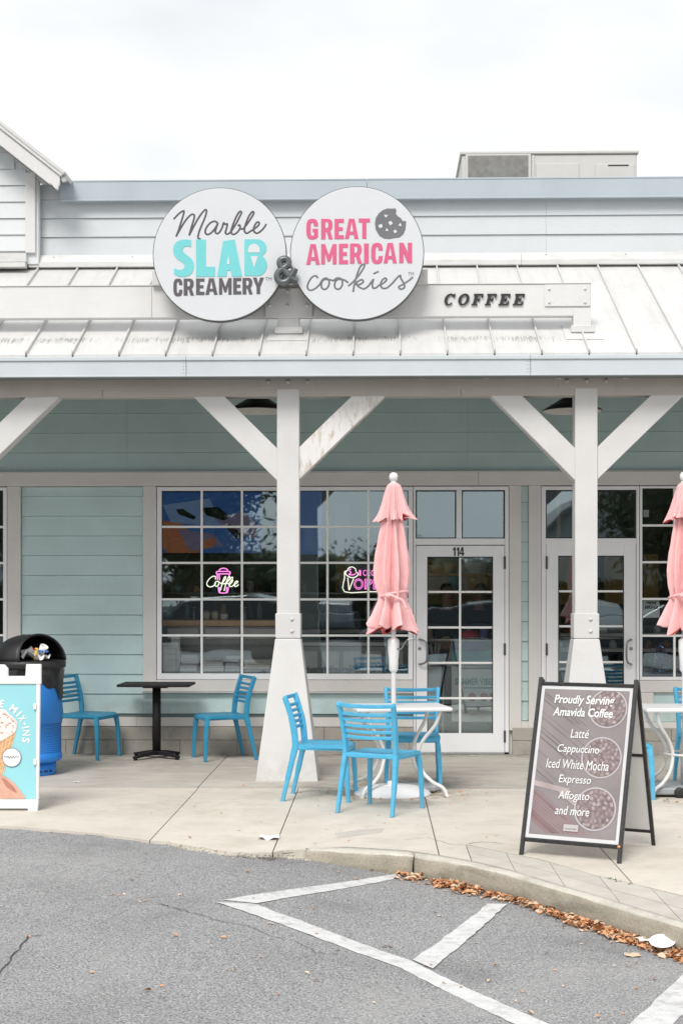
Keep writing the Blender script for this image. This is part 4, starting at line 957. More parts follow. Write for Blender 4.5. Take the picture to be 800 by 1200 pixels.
for kd, x in (('C', 42), ('O', 156), ('F', 282), ('F', 396), ('E', 512), ('E', 634)):
    if kd == 'O':
        o = arc(x + 50, 112, 47, 49, 0, 360, 28)[:-1]; i = arc(x + 50, 112, 21, 39, 0, 360, 28)[:-1]; m = MB(); dpt = Vector((0, .016, 0)); k = len(o)
        O1 = [m.vert(sh(*q)) for q in o]; I1 = [m.vert(sh(*q)) for q in i]; O2 = [m.vert(sh(*q) + dpt) for q in o]; I2 = [m.vert(sh(*q) + dpt) for q in i]
        for j in range(k):
            l = (j + 1) % k; m.face((O1[l], O1[j], I1[j], I1[l])); m.face((O1[j], O1[l], O2[l], O2[j])); m.face((I1[l], I1[j], I2[j], I2[l]))
        m.build('letter', 'coffee_black', cf)
    else:
        for p in slab_letter(kd, x): MB().extrude([sh(*q) for q in p], (0, .016, 0)).build('letter', 'coffee_black', cf)
    if kd == 'C': MB().extrude([sh(*q) for q in [(x + 70, 64), (x + 82, 64), (x + 82, 96), (x + 74, 96), (x + 66, 78)]], (0, .015, 0)).build('serif', 'coffee_black', cf)
# ------------------------------------------------------------------ rooftop unit
AY = 16.5
ac = thing('rooftop_air_unit', 'pale metal rooftop air handler behind the parapet with dark square grille', 'air unit', (X(640, AY), AY, 5.42))
a0, a1, zt = X(541, AY), X(746, AY), Z(179, AY)
box('cabinet', 'ac_metal', ac, a0, a1, AY, AY + 1.25, 5.5, zt - .03, bevel=.012)
box('lid', 'ac_metal', ac, a0 - .02, a1 + .02, AY - .02, AY + 1.27, zt - .03, zt + .012, bevel=.01)
box('curb_frame', 'galvanised', ac, a0 + .05, a1 - .05, AY + .05, AY + 1.2, 5.42, 5.5)
fr = box('grille_frame', 'ac_metal', ac, X(545, AY), X(622, AY), AY - .02, AY - .001, 5.6, Z(181.5, AY), bevel=.006)
box('grille', 'ac_grille', ac, X(548, AY), X(618.5, AY), AY - .026, AY - .021, 5.65, Z(183.5, AY), bevel=0)
for i in range(22): box('grille_rib', 'ac_grille', ac, X(549 + i * 3.2, AY), X(549.8 + i * 3.2, AY), AY - .032, AY - .026, 5.66, Z(184, AY), bevel=0)
box('access_panel', 'ac_metal', ac, X(628, AY), X(678, AY), AY - .012, AY - .001, 5.6, Z(193, AY), bevel=.005)
box('access_panel', 'ac_metal', ac, X(697, AY), X(743, AY), AY - .012, AY - .001, 5.6, Z(194, AY), bevel=.005)
box('panel_slot', 'black_rubber', ac, X(712, AY), X(736, AY), AY - .016, AY - .012, Z(196.4, AY), Z(195, AY), bevel=0)
box('seam_strip', 'ac_metal', ac, X(623, AY), X(626, AY), AY - .014, AY - .001, 5.55, zt - .04, bevel=.003)
# ------------------------------------------------------------------ porch lamps
def lamp(cxp, label):
    Y = 13.35; c = at(cxp, 482, Y); t = thing('porch_lamp', label, 'lamp', (c.x, Y, c.z), group='black dish lamps under the porch roof')
    MB().lathe([(.275, 0), (.27, .012), (.19, .06), (.10, .115), (.06, .15), (.05, .20), (0, .2)], (c.x, Y, c.z), 40).build('shade', 'shade_black', t)
    MB().lathe([(.268, 0), (.262, .008), (.0, .03)], (c.x, Y, c.z - .001), 40).build('shade_lining', 'shade_white', t)
    MB().lathe([(0, -.015), (.035, -.005), (.045, .02), (.03, .03)], (c.x, Y, c.z - .003), 16).build('bulb', 'shade_white', t)
    MB().tube([(c.x, Y, c.z + .2), (c.x, Y, 4.18)], .012).build('stem', 'shade_black', t)
lamp(302, 'black dish lamp with white underside behind the post with the rust marked brace')
lamp(670, 'black dish lamp with white underside, behind the post above the shaded second doorway')
# ------------------------------------------------------------------ neon signs (lit) hung inside the window
NY = WY + .10
n1 = thing('neon_sign', 'lit pink neon takeaway cup with white cursive word across it', 'neon sign', at(260, 698, NY))
fn1 = tr(235, 655, 16, NY); nr = 11 / 16 / (FPX / NY)
def neon(q, m, f, parent, closed=False, w=1., k=4):
    mm = MB(); stroke(mm, q, nr * w, f, k=k, flat=1, closed=closed, n=6); mm.build('neon_tube', m, parent)
for q, c in (([(345, 232), (360, 195), (430, 175), (495, 195), (510, 232)], 0), ([(345, 235), (300, 240), (298, 275), (320, 285), (480, 280), (540, 285), (555, 270), (550, 242), (510, 236), (430, 236)], 1), ([(312, 290), (322, 400)], 0), ([(350, 292), (358, 400)], 0), ([(540, 288), (528, 350)], 0), ([(332, 525), (340, 610), (365, 635), (430, 642), (495, 632), (512, 600), (520, 525)], 0), ([(355, 530), (362, 615)], 0), ([(492, 530), (484, 615)], 0)):
    neon(q, 'neon_pink', fn1, n1, bool(c))
fn1 = tr(235, 655, 16, NY - .018)
for q in ([(275, 385), (285, 350), (265, 325), (215, 335), (160, 380), (118, 450), (128, 500), (175, 525), (235, 510), (285, 460)], [(320, 420), (285, 430), (268, 480), (290, 515), (325, 500), (345, 450), (325, 420), (350, 440), (375, 450)],
          [(375, 470), (425, 430), (465, 370), (470, 335), (450, 340), (425, 400), (395, 500), (375, 590)], [(440, 470), (490, 440), (540, 380), (545, 335), (525, 340), (495, 400), (465, 500), (440, 600)], [(400, 468), (520, 462)],
          [(520, 480), (555, 470), (585, 440), (600, 400), (565, 420), (535, 470), (545, 515), (590, 515), (630, 480)], [(630, 480), (670, 460), (700, 430), (680, 415), (645, 440), (635, 490), (660, 520), (715, 480)], [(545, 400), (580, 345), (602, 350), (590, 400)]): neon(q, 'neon_white', fn1, n1, w=.95)
MB().tube([at(252, 666, NY), at(252, 617, NY + .01)], .0015, n=4).build('hanging_wire', 'black_rubber', n1); MB().tube([at(268, 666, NY), at(268, 617, NY + .01)], .0015, n=4).build('hanging_wire', 'black_rubber', n1)
n2 = thing('neon_sign', 'lit neon panel with white ice cream cone beside pink outlined letters', 'neon sign', at(425, 694, NY))
fn2 = tr(400, 655, 800 / 45, NY)
MB().extrude([at(a, b, NY + .01) for a, b in ((403, 664), (462, 664), (462, 695), (403, 695))], (0, .004, 0)).build('back_panel', 'neon_back', n2)
for q, m_ in (([(1120, 685), (600, 685), (62, 685), (62, 400), (62, 290), (75, 255)], 'neon_white'), ([(75, 255), (120, 250), (135, 210), (180, 172), (240, 172), (290, 210), (305, 270)], 'neon_white'), ([(305, 285), (345, 300), (330, 350), (270, 385), (200, 390), (120, 350), (85, 310), (90, 265)], 'neon_white'), ([(130, 390), (145, 520), (160, 650), (205, 530), (255, 410)], 'neon_white'), ([(200, 205), (160, 235), (200, 290), (150, 320)], 'neon_pink'), ([(150, 325), (210, 335), (280, 320), (290, 300)], 'neon_pink')):
    neon(q, m_, fn2, n2, w=.9, k=3)
def neon_word(s, boxes, w):
    for ch, (x0, y0, x1, y1) in zip(s, boxes):
        a, b = fn2(x0, y1), fn2(x1, y0)
        text_box(ch, lambda u, v, d: (a.x + u, NY - .012 - d * .5, a.z + v), b.x - a.x, b.z - a.z, outline=w).build('neon_tube', 'neon_pink', n2)
neon_word('OPEN', [(255, 410, 455, 640), (480, 415, 640, 635), (660, 415, 810, 635), (835, 415, 1030, 635)], .021)
for i, ch in enumerate('ICECREAM'):
    x0 = 365 + i * 84; a, b = fn2(x0, 352), fn2(x0 + (40 if ch == 'I' else 66), 232)
    text_box(ch, lambda u, v, d: (a.x + u, NY - .006 - d, a.z + v), b.x - a.x, b.z - a.z, thick=.006).build('neon_tube', 'neon_pink', n2)
# ------------------------------------------------------------------ blue slatted chairs
def make_chair(m):
    t = thing('patio_chair'); H = .44; w = .225
    s = MB(); s.smooth = True; nx, ny = 8, 8; top = {}
    for j in range(ny + 1):
        for i in range(nx + 1):
            u, v = i / nx * 2 - 1, j / ny; y = -.195 + .43 * v
            z = H - .012 * (1 - u * u) * math.sin(math.pi * min(1, v * 1.1)) - (.02 * ((v - .85) / .15) ** 2 if v > .85 else 0)
            ww = w - .012 * (1 - v) - (.012 if v > .95 else 0)
            top[i, j] = s.vert((u * ww, y, z)), s.vert((u * ww, y, z - .026))
    for j in range(ny):
        for i in range(nx):
            q = [top[i, j], top[i + 1, j], top[i + 1, j + 1], top[i, j + 1]]; s.face([k[0] for k in q]); s.face([k[1] for k in q[::-1]])
    s.smooth = False
    for j in range(ny): s.face((top[0, j][1], top[0, j][0], top[0, j + 1][0], top[0, j + 1][1])[::-1][::-1]); s.face((top[nx, j][0], top[nx, j][1], top[nx, j + 1][1], top[nx, j + 1][0]))
    for i in range(nx): s.face((top[i, 0][0], top[i, 0][1], top[i + 1, 0][1], top[i + 1, 0][0])); s.face((top[i, ny][1], top[i, ny][0], top[i + 1, ny][0], top[i + 1, ny][1]))
    so_ = s.build('seat', m, t)
    bm = bmesh.new(); bm.from_mesh(so_.data); bmesh.ops.recalc_face_normals(bm, faces=bm.faces); bm.to_mesh(so_.data); bm.free()
    for sx_ in (-1, 1):
        P = smooth_path([(sx_ * .196, .205, H - .03), (sx_ * .207, .218, H - .10), (sx_ * .216, .228, .2), (sx_ * .222, .236, 0)], 4)
        MB().tube(P, [.019] * 5 + [.017] * 4 + [.0145] * 4, rx=[.021] * 5 + [.019] * 4 + [.016] * 4, sq=True, up=(1, 0, 0)).build('leg', m, t)
        P = smooth_path([(sx_ * .206, -.178, H - .004), (sx_ * .211, -.195, H - .08), (sx_ * .218, -.232, .2), (sx_ * .224, -.278, 0)], 4)
        MB().tube(P, [.019] * 5 + [.017] * 4 + [.0145] * 4, rx=[.024] * 5 + [.020] * 4 + [.016] * 4, sq=True, up=(1, 0, 0)).build('leg', m, t)
        P = smooth_path([(sx_ * .206, -.178, H - .02), (sx_ * .208, -.188, .54), (sx_ * .214, -.212, .66), (sx_ * .222, -.252, .785), (sx_ * .220, -.262, .806)], 4)
        MB().tube(P, [.016] * 17, rx=[.024] * 8 + [.020] * 9, sq=True, up=(1, 0, 0)).build('back_post', m, t)
    def backy(z): 
        return -.188 - .025 * ((z - .54) / .12) - .02 * max(0, (z - .66) / .12) if z > .54 else -.188
    for k, z in enumerate((.562, .604, .647, .690, .733, .797)):
        h = .0125 if k < 5 else .0145; bow = .035
        P = [(u * (.208 + (.012 if k == 5 else .003)), backy(z) - bow * (1 - u * u) + .004, z - .006 * (1 - u * u)) for u in [-1 + i / 5 for i in range(11)]]
        MB().tube(P, h, rx=.0085, sq=True, up=(0, 0, 1)).build('slat' if k < 5 else 'top_rail', m, t)
    P = [(u * .2, -.19, H - .018) for u in (-1, 1)]
    MB().tube(P, .016, rx=.012, sq=True, up=(0, 0, 1)).build('rear_rail', m, t); MB().tube([(u * .2, .212, H - .034) for u in (-1, 1)], .018, rx=.01, sq=True, up=(0, 0, 1)).build('front_rail', m, t)
    for sx_ in (-1, 1): MB().tube([(sx_ * .205, -.17, H - .022), (sx_ * .198, .2, H - .026)], .018, rx=.011, sq=True, up=(0, 0, 1)).build('side_rail', m, t)
    return t
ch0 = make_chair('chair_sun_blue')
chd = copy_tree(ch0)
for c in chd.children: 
    c.data = c.data.copy(); c.data.materials[0] = MATS['chair_shade_blue']
def place(c, x, y, rz_, label, sc=1.0):
    c.location = (x, y, 0); c.rotation_euler = (0, 0, R(rz_)); props(c, label, 'chair', 'blue slatted patio chairs')
place(chd, -2.85, 14.29, -108, 'shade-darkened blue slatted chair beside the litter bin, facing the black table')
place(copy_tree(chd), -1.50, 14.20, 112, 'shade-darkened blue slatted chair between the black table and the first porch pier')
place(ch0, .045, 10.80, -27, 'bright blue slatted chair nearest the street, its back turned, at the pink umbrella table')
place(copy_tree(ch0), -.42, 11.44, -97, 'bright blue slatted chair seen side on, between the porch pier and the white table')
place(copy_tree(ch0), .31, 12.16, 180, 'bright blue slatted chair on the door side of the white table, facing the street')
place(copy_tree(ch0), 2.79, 12.25, 180, 'bright blue slatted chair behind the white table cut by the picture\'s edge')
place(copy_tree(ch0), 1.94, 11.62, -92, 'bright blue slatted chair mostly hidden behind the coffee menu board')
# ------------------------------------------------------------------ black cafe table
tb = thing('cafe_table', 'black square pedestal table against the teal wall between two blue chairs', 'table', (X(183.5, 14.27), 14.27, 0))
cx, cy = X(183.5, 14.27), 14.27
box('table_top', 'table_black', tb, cx - .355, cx + .355, cy - .25, cy + .25, .712, .738, bevel=.008, seg=2)
MB().lathe([(.042, .03), (.042, .712)], (cx, cy, 0), 20).build('column', 'table_black', tb)
box('top_bracket', 'table_black', tb, cx - .12, cx + .12, cy - .12, cy + .12, .695, .7118)
for k in range(4):
    a = R(45 + 90 * k + 8); d = Vector((math.cos(a), math.sin(a), 0)); c = Vector((cx, cy, 0))
    MB().tube([c + d * .02 + Vector((0, 0, .055)), c + d * .12 + Vector((0, 0, .05)), c + d * .30 + Vector((0, 0, .026))], [.02, .018, .010], rx=[.036, .034, .026], sq=True, up=(0, 0, 1)).build('foot', 'table_black', tb)
    MB().lathe([(.022, 0), (.02, .014), (.014, .018)], c + d * .285 , 12).build('glide', 'table_black', tb)
# ------------------------------------------------------------------ white tables
def white_table(x, y, rot, label, hw=.385, rects=False):
    t = thing('umbrella_table', label, 'table', (x, y, 0), R(rot), group='white umbrella tables')
    m = MB(); c = .03
    m.box(-hw, hw, -hw * .72, hw * .72, .680, .712)
    m.build('table_top', 'table_white', t, bevel=.012, local=True, seg=2)
    for k in range(4):
        a = R((38, 142, 218, 322)[k]); d = Vector((math.cos(a), math.sin(a), 0)); e_ = d * .8
        P = smooth_path([d * .37 + Vector((0, 0, .68)), d * .33 + Vector((0, 0, .57)), d * .22 + Vector((0, 0, .44)), d * .175 + Vector((0, 0, .33)), d * .21 + Vector((0, 0, .20)), d * .30 + Vector((0, 0, .115)), d * .39 + Vector((0, 0, .075)), d * .425 + Vector((0, 0, .03)), d * .43 + Vector((0, 0, 0))], 4)
        MB().tube(P, .0145, n=10).build('leg', 'tube_white', t, local=True)
        MB().lathe([(.021, 0), (.021, .012), (.016, .016)], d * .43, 10).build('foot_cap', 'tube_white', t, local=True)
    ring = [(.18 * math.cos(q * math.pi / 12), .18 * math.sin(q * math.pi / 12), .33) for q in range(24)]
    MB().tube(ring, .010, n=6, closed=True).build('leg_ring', 'tube_white', t, local=True)
    return t
U1 = (X(461, 11.72), 11.72); U2 = (X(801.5, 11.72), 11.72)
white_table(U1[0] + .04, U1[1], 10, 'small white umbrella table with the full set of blue chairs around it')
white_table(U2[0] + .02, U2[1], 2, 'small white umbrella table beyond the coffee menu board')
# ------------------------------------------------------------------ closed pink umbrellas
def umbrella(x, y, rot, label, kind, seed):
    t = thing('closed_umbrella', label, 'umbrella', (x, y, 0), 0, group='closed pink patio umbrellas')
    c = (0, 0, 0)
    MB().lathe([(.019, .03), (.019, 2.5)], c, 16).build('pole', 'pole_white', t, local=True)
    MB().lathe([(.0, 2.585), (.0, 2.585), (.018, 2.585), (.03, 2.572), (.035, 2.55), (.03, 2.525), (.02, 2.512)][::-1] if False else [(.020, 2.50), (.030, 2.508), (.022, 2.518), (.020, 2.526), (.031, 2.532), (.037, 2.555), (.033, 2.577), (.020, 2.592), (0, 2.596)], c, 20).build('finial', 'pole_white', t, local=True)
    MB().lathe([(.022, .98), (.036, 1.0), (.038, 1.08), (.046, 1.16), (.046, 1.24), (.024, 1.26)], c, 18).build('crank_housing', 'pole_white', t, local=True)
    MB().tube(smooth_path([(.03, -.03, 1.17), (.06, -.05, 1.17), (.09, -.06, 1.22), (.115, -.06, 1.245), (.17, -.06, 1.25)], 4), .007).build('crank_handle', 'handle_metal', t, local=True)
    # canopy: eight ribs with the cloth hanging in deep uneven folds between them
    def tier(prof, nf, name, seed2, depth, curl, hem):
        rr = random.Random(seed2); F = [(i + rr.uniform(-.28, .28)) * 2 * math.pi / nf for i in range(nf)]; A_ = [rr.uniform(.55, 1.35) for _ in range(nf)]
        sub_ = [(rr.uniform(0, 6.28), rr.choice((13, 17, 21)), rr.uniform(.4, 1)) for _ in range(3)]; off = [rr.uniform(-.5, .5) for _ in range(nf)]; hz = [rr.uniform(-1, 1) for _ in range(nf)]
        na = 200; m = MB(); m.smooth = True; rows = []; P = smooth_path([(q[0], q[1], 0) for q in prof], 5); n = len(P)
        for iz, p in enumerate(P):
            t = iz / (n - 1); row = []
            for j in range(na):
                a = 2 * math.pi * j / na; crest = 0; hh = 0; tw = 0
                for i in range(nf):
                    d = (a - F[i] - off[i] * .22 * math.sin(t * 3.0 + i) + math.pi) % (2 * math.pi) - math.pi; w = .135 + .05 * A_[i]
                    e = math.exp(-(d / w) ** 2); crest = max(crest, e * A_[i]); hh += e * hz[i]; tw += e * off[i]
                fine = sum(c_ * math.sin(k_ * a + p_ + 3 * t * c_) for p_, k_, c_ in sub_)
                dep = depth(t); r = p.y * .86 * (1 + dep * (min(1.2, crest ** .8) - .66)) + p.y * .05 * fine * (.3 + dep) + p.y * .018 * math.sin(31 * p.x + 7 * a + 2 * math.sin(3 * a + seed2)) * math.sin(13 * p.x - 5 * a)
                z = p.x + hem * hh * max(0, (t - .6) / .4) ** 1.5 - .012 * fine * max(0, (t - .8) / .2)
                aa = a + tw * .22 * t + rot
                row.append(m.vert((r * math.cos(aa), r * math.sin(aa), z)))
            rows.append(row)
        base = rows[-1]; row = []      # the hem rolls inward and shows the lining
        for j in range(na):
            x_, y_, z_ = m.v[base[j]]; k = 1 - curl * (.65 + .35 * math.sin(j * 2 * math.pi / na * nf + seed2)); row.append(m.vert((x_ * k, y_ * k, z_ + .012)))
        for p_, q_ in zip(rows, rows[1:]):
            for j in range(na): m.face((p_[j], q_[j], q_[(j + 1) % na], p_[(j + 1) % na]))
        m.mi = 1
        for j in range(na): m.face((rows[-1][j], row[j], row[(j + 1) % na], rows[-1][(j + 1) % na]))
        o = m.build(name, ['canopy_pink', 'canopy_lining'], t_, local=True)
        bm = bmesh.new(); bm.from_mesh(o.data); bmesh.ops.recalc_face_normals(bm, faces=bm.faces); bm.to_mesh(o.data); bm.free()
        s_ = o.modifiers.new('s', 'SOLIDIFY'); s_.thickness = .003; s_.offset = 1 if o.data.polygons[0].normal.dot(Vector((0, 0, 1))) > 99 else -1; s_.material_offset = 1; s_.material_offset_rim = 0
        return o
    t_ = t
    tier([(2.515, .022), (2.49, .060), (2.44, .078), (2.34, .108), (2.26, .140), (2.215, .168)], 7, 'valance', seed + 1, lambda q: .12 + .62 * q, .30, -.03)
    tier([(2.24, .084), (2.16, .094), (2.02, .120), (1.90, .140), (1.78, .147), (1.68, .140), (1.61, .124), (1.55, .130), (1.47, .164), (1.39, .196), (1.33, .218)], 8, 'canopy', seed, lambda q: .68 if q < .5 else (.62 if q < .68 else .62 + .18 * (q - .68) / .32), .45, -.05)
    m = MB(); P = [(.124 * math.cos(a / 20 * 2 * math.pi), .124 * math.sin(a / 20 * 2 * math.pi), 1.605 + .028 * math.cos(a / 20 * 2 * math.pi + .6)) for a in range(20)]
    m.tube(P, .010, rx=.005, closed=True, up=(0, 0, 1)); m.build('tie_strap', 'canopy_pink', t, local=True)
    MB().tube(smooth_path([(-.05, -.138, 1.62), (.01, -.152, 1.59), (.07, -.16, 1.56), (.10, -.165, 1.49)], 4), .009, rx=.003, up=(1, 0, 0)).build('strap_end', 'canopy_pink', t, local=True)
    MB().lathe([(.0, 1.613), (.022, 1.607), (.024, 1.59), (0, 1.58)], (-.045, -.14, 0), 10).build('strap_knot', 'canopy_pink', t, local=True)
    for k in range(8):
        a = 2 * math.pi * k / 8 + rot + .2
        MB().tube([(.022 * math.cos(a), .022 * math.sin(a), 2.44), (.030 * math.cos(a), .030 * math.sin(a), 1.40)], .005, n=6).build('rib', 'pole_white', t, local=True)
    MB().lathe([(.029, .02), (.029, .34), (.024, .345)], c, 14).build('base_tube', 'galvanised', t, local=True)
    box('base_knob', 'galvanised', t, x + .03, x + .10, y - .02, y + .02, .32, .40, bevel=.008)
    if kind == 'dome':
        m = MB(); m.lathe([(.31, 0), (.31, .015), (.295, .03), (.22, .062), (.12, .078), (.045, .082), (.04, .11), (.03, .11)], (-.01, -.06, 0), 40); m.build('base', 'table_white', t, local=True)
        m = MB(); m.extrude([(.0, -.02, .015), (.33, .0, .015), (.40, .10, .015), (.30, .26, .015), (0, .24, .015)], (0, 0, .045)); m.build('base_plate', 'base_grey', t, bevel=.01, local=True)
        MB().lathe([(.012, -.012), (.03, -.012), (.03, .012), (.012, .012)], (.355, .085, .03), 14, ax=(.8, -.6, 0)).build('wheel', 'black_rubber', t, local=True)
    else:
        m = MB(); m.extrude([(-.36, -.20, .02), (.36, -.20, .02), (.36, .30, .02), (-.36, .30, .02)], (0, 0, .055)); m.build('base', 'base_grey', t, bevel=.012, local=True)
        for sx_ in (-.08, .34): MB().lathe([(.015, -.014), (.042, -.014), (.042, .014), (.015, .014)], (sx_, -.215, .042), 16, ax=(0, 1, 0)).build('wheel', 'black_rubber', t, local=True)
    return t
umbrella(U1[0], U1[1], .35, 'closed pink umbrella with white ball finial in front of the window beside the door', 'dome', 3)
umbrella(U2[0], U2[1], .9, 'closed pink umbrella half cut off by the picture\'s edge, in front of the far window', 'plate', 8)
# ------------------------------------------------------------------ coffee menu A-board
MB_ANG = R(-27); mo = Vector((1.335, 9.132, 0))
mt = thing('menu_board', 'black framed A-board with grey coffee menu poster standing by the curb', 'sandwich board', mo, 0)
ca, sa = math.cos(MB_ANG), math.sin(MB_ANG)
def mloc(u, v, w): return Vector((mo.x + u * ca - v * sa, mo.y + u * sa + v * ca, w))
HW, SP, HT = .310, .36, 1.075
def front_pt(u, s, d=0.):   # s along the leaning leg 0..1, d towards the street
    n = Vector((0, -HT, SP)).normalized() ; v = -SP + SP * .97 * s; w = HT * s
    return mloc(u * (1), v + n.y * d, w + (SP / HT) * d * .9)
def back_pt(u, s, d=0.): return mloc(u, SP - SP * .97 * s + d, HT * s)
for u in (-HW, HW):
    MB().tube([front_pt(u, 0), front_pt(u, 1)], .0125, sq=True, up=(ca, sa, 0)).build('leg', 'black_metal', mt)
    MB().tube([back_pt(u, 0), back_pt(u, .985)], .0115, sq=True, up=(ca, sa, 0)).build('leg', 'black_metal', mt)
for s in (.085, .965): MB().tube([front_pt(-HW + .012, s), front_pt(HW - .012, s)], .0115, sq=True, up=(0, 0, 1)).build('crossbar', 'black_metal', mt)
for s in (.085, .55, .93): MB().tube([back_pt(-HW + .012, s), back_pt(HW - .012, s)], .0095, sq=True, up=(0, 0, 1)).build('crossbar', 'black_metal', mt)
def slantbox(f, u0, u1, s0, s1, d0, d1): return MB().hexa([f(u0, s0, d1), f(u1, s0, d1), f(u1, s0, d0), f(u0, s0, d0), f(u0, s1, d1), f(u1, s1, d1), f(u1, s1, d0), f(u0, s1, d0)])
slantbox(front_pt, -HW + .013, HW - .013, .097, .953, -.006, .002).build('poster_mount', 'bowl_pale', mt)
slantbox(back_pt, -HW + .012, HW - .012, .095, .541, .004, -.003).build('rear_panel', 'board_back', mt)
slantbox(back_pt, -HW + .012, HW - .012, .559, .922, .004, -.003).build('rear_panel', 'board_back', mt)
PU, PS0, PS1 = HW - .034, .118, .935
def mp(u, v, d=.0): return front_pt(-PU + 2 * PU * u, PS1 + (PS0 - PS1) * v, .003 + d)
pm = MB().quad(mp(0, 1), mp(1, 1), mp(1, 0), mp(0, 0)).build('poster', 'menu_print', mt)
rp = random.Random(5); g = MB(); g2 = MB(); g3 = MB()
def strip_(m, u0, v0, u1, v1, w, d):
    w2 = w; m.quad(mp(u0, v0 + w2, d), mp(u1, v1 + w2, d), mp(u1, v1 - w2, d), mp(u0, v0 - w2, d))
for i in range(26):      # wood grain of the printed table top, running down to the right
    v = rp.uniform(.02, .9); L_ = rp.uniform(.25, .7); sl_ = .42
    if v + L_ * sl_ > .985: L_ = (.985 - v) / sl_
    strip_(g, 0.005, v, L_, v + L_ * sl_, rp.uniform(.001, .004), .0006 + i * .00002)
for i in range(10):
    v = .70 + i * .022; L_ = min(.66, (.985 - v) / .42); strip_(g2, .005, v, L_, v + L_ * .42, .0035, .0012 + i * .00002)
strip_(g3, .005, .655, .42, .70, .018, .0016); strip_(g3, .30, .70, .52, .79, .014, .0017)
g.build('printed_planks', 'menu_plank', mt, kind='stuff'); g2.build('printed_cloth', 'menu_red', mt, kind='stuff'); g3.build('printed_scoop', 'menu_light', mt, kind='stuff')
ASP = (2 * PU) / ((PS1 - PS0) * HT * 1.04)
def ell(m, cu, cv, r, d, sq_=1., rot=0., n=14, clip=False):
    P = []
    for j in range(n):
        a = 2 * math.pi * j / n; x, y = r * math.cos(a), r * sq_ * math.sin(a)
        x, y = x * math.cos(rot) - y * math.sin(rot), x * math.sin(rot) + y * math.cos(rot)
        P.append(mp(min(.992, max(.008, cu + x)), min(.992, max(.008, cv + y * ASP)), d))
    i = len(m.v); m.v += [tuple(p) for p in P][::-1]; m.face(range(i, i + n))
for (cu, cv, r) in ((.770, .125, .222), (.750, .46, .232), (.735, .805, .240)):
    b0 = MB(); ell(b0, cu, cv, r, .0022, n=36); b0.build('printed_bowl', 'bowl_print', mt)
    b0 = MB(); ell(b0, cu, cv, r * .93, .0026, n=36); b0.build('printed_bowl', 'bean_dark', mt)
    bd, bl = MB(), MB(); k = 0; used = []
    for i in range(900):
        a = rp.uniform(0, 6.283); q = r * .86 * math.sqrt(rp.random()); x, y = q * math.cos(a), q * math.sin(a)
        if cu + x > .96 or any((x - e) ** 2 + (y - f) ** 2 < .0019 for e, f in used): continue
        used.append((x, y)); ro = rp.uniform(0, 3.1); k += 1; w = rp.uniform(.021, .026)
        ell(bd if rp.random() < .5 else bl, cu + x, cv + y * ASP, w, .0028 + k * .000006, .72, ro, n=10)
    bd.build('printed_beans', 'bean_mid', mt, kind='stuff'); bl.build('printed_beans', 'bean_light', mt, kind='stuff')
def mtext(s, u0, u1, v0, v1, bold=.01, shear=.0):
    a = mp(u0, v1, .0055); b = mp(u1, v1, .0055); c = mp(u0, v0, .0055); w = (b - a).length; h = (c - a).length; ex, ey = (b - a) / w, (c - a) / h
    text_box(s, lambda u, v, d: a + ex * u + ey * v, w, h, 0, bold=bold, shear=shear).build('text_line', 'white_print', mt)
for s, u0, u1, v0, v1, bo, shr in (('Proudly Serving', .134, .838, .040, .118, .016, .15), ('Amavida Coffee', .134, .833, .128, .188, .016, .15), ('Latt\u00e9', .37, .58, .275, .335, .0, .14), ('Cappuccino', .234, .72, .383, .452, .0, .2),
        ('Iced White Mocha', .12, .845, .485, .548, .0, .14), ('Expresso', .287, .66, .59, .66, .0, .14), ('Affogato', .30, .66, .698, .768, .0, .14), ('and more', .284, .676, .80, .858, .0, .14)): mtext(s, u0, u1, v0, v1, bo, shr)
lg = MB().quad(mp(.40, .965, .0055), mp(.57, .965, .0055), mp(.57, .92, .0055), mp(.40, .92, .0055)).build('logo_patch', 'bowl_print', mt)
a = mp(.42, .953, .0065); b = mp(.55, .953, .0065)
text_box('amavida', lambda u, v, d: a + (b - a).normalized() * u + (mp(.42, .90, .0065) - a).normalized() * v, (b - a).length, .011).build('logo_text', 'menu_plank', mt)
MB().lathe([(0, 0), (.012, .004), (.004, .02), (0, .022)], front_pt(HW - .01, .085, .01), 6, ax=(.3, -1, .2)).build('caught_leaf', 'leaf', mt)
# ------------------------------------------------------------------ ice cream A-board
IY, IH, IL = 10.70, 1.085, .11
def ip(px, py, d=0.):
    y = IY
    for _ in range(4):
        p = at(px, py, y); y = IY + IL * max(0, p.z) / IH
    p = at(px, py, y); return Vector((p.x, p.y - d, p.z - d * IL / IH))
it = thing('ice_cream_board', 'white plastic A-board with turquoise ice cream cone poster beside the litter bin', 'sandwich board', (X(-5, IY), IY + IL, 0))
cxp = -5
def frame(sign):
    pts = [(43.5, 951.5), (29, 951.5), (29, 946), (-39, 946), (-39, 951.5), (-53.5, 951.5), (-58, 779), (-40.5, 779), (-39.5, 792.5), (-20.5, 792.5), (-19.5, 784), (-15, 779), (5, 779), (9.3, 784), (9.3, 792.5), (29.5, 792.5), (30.5, 778.5), (48, 778.5)]
    P = [ip(*q) for q in pts]
    if sign < 0: P = [Vector((p.x, 2 * (IY + IL) + .05 - p.y, p.z)) for p in P]
    return P
m = MB(); 
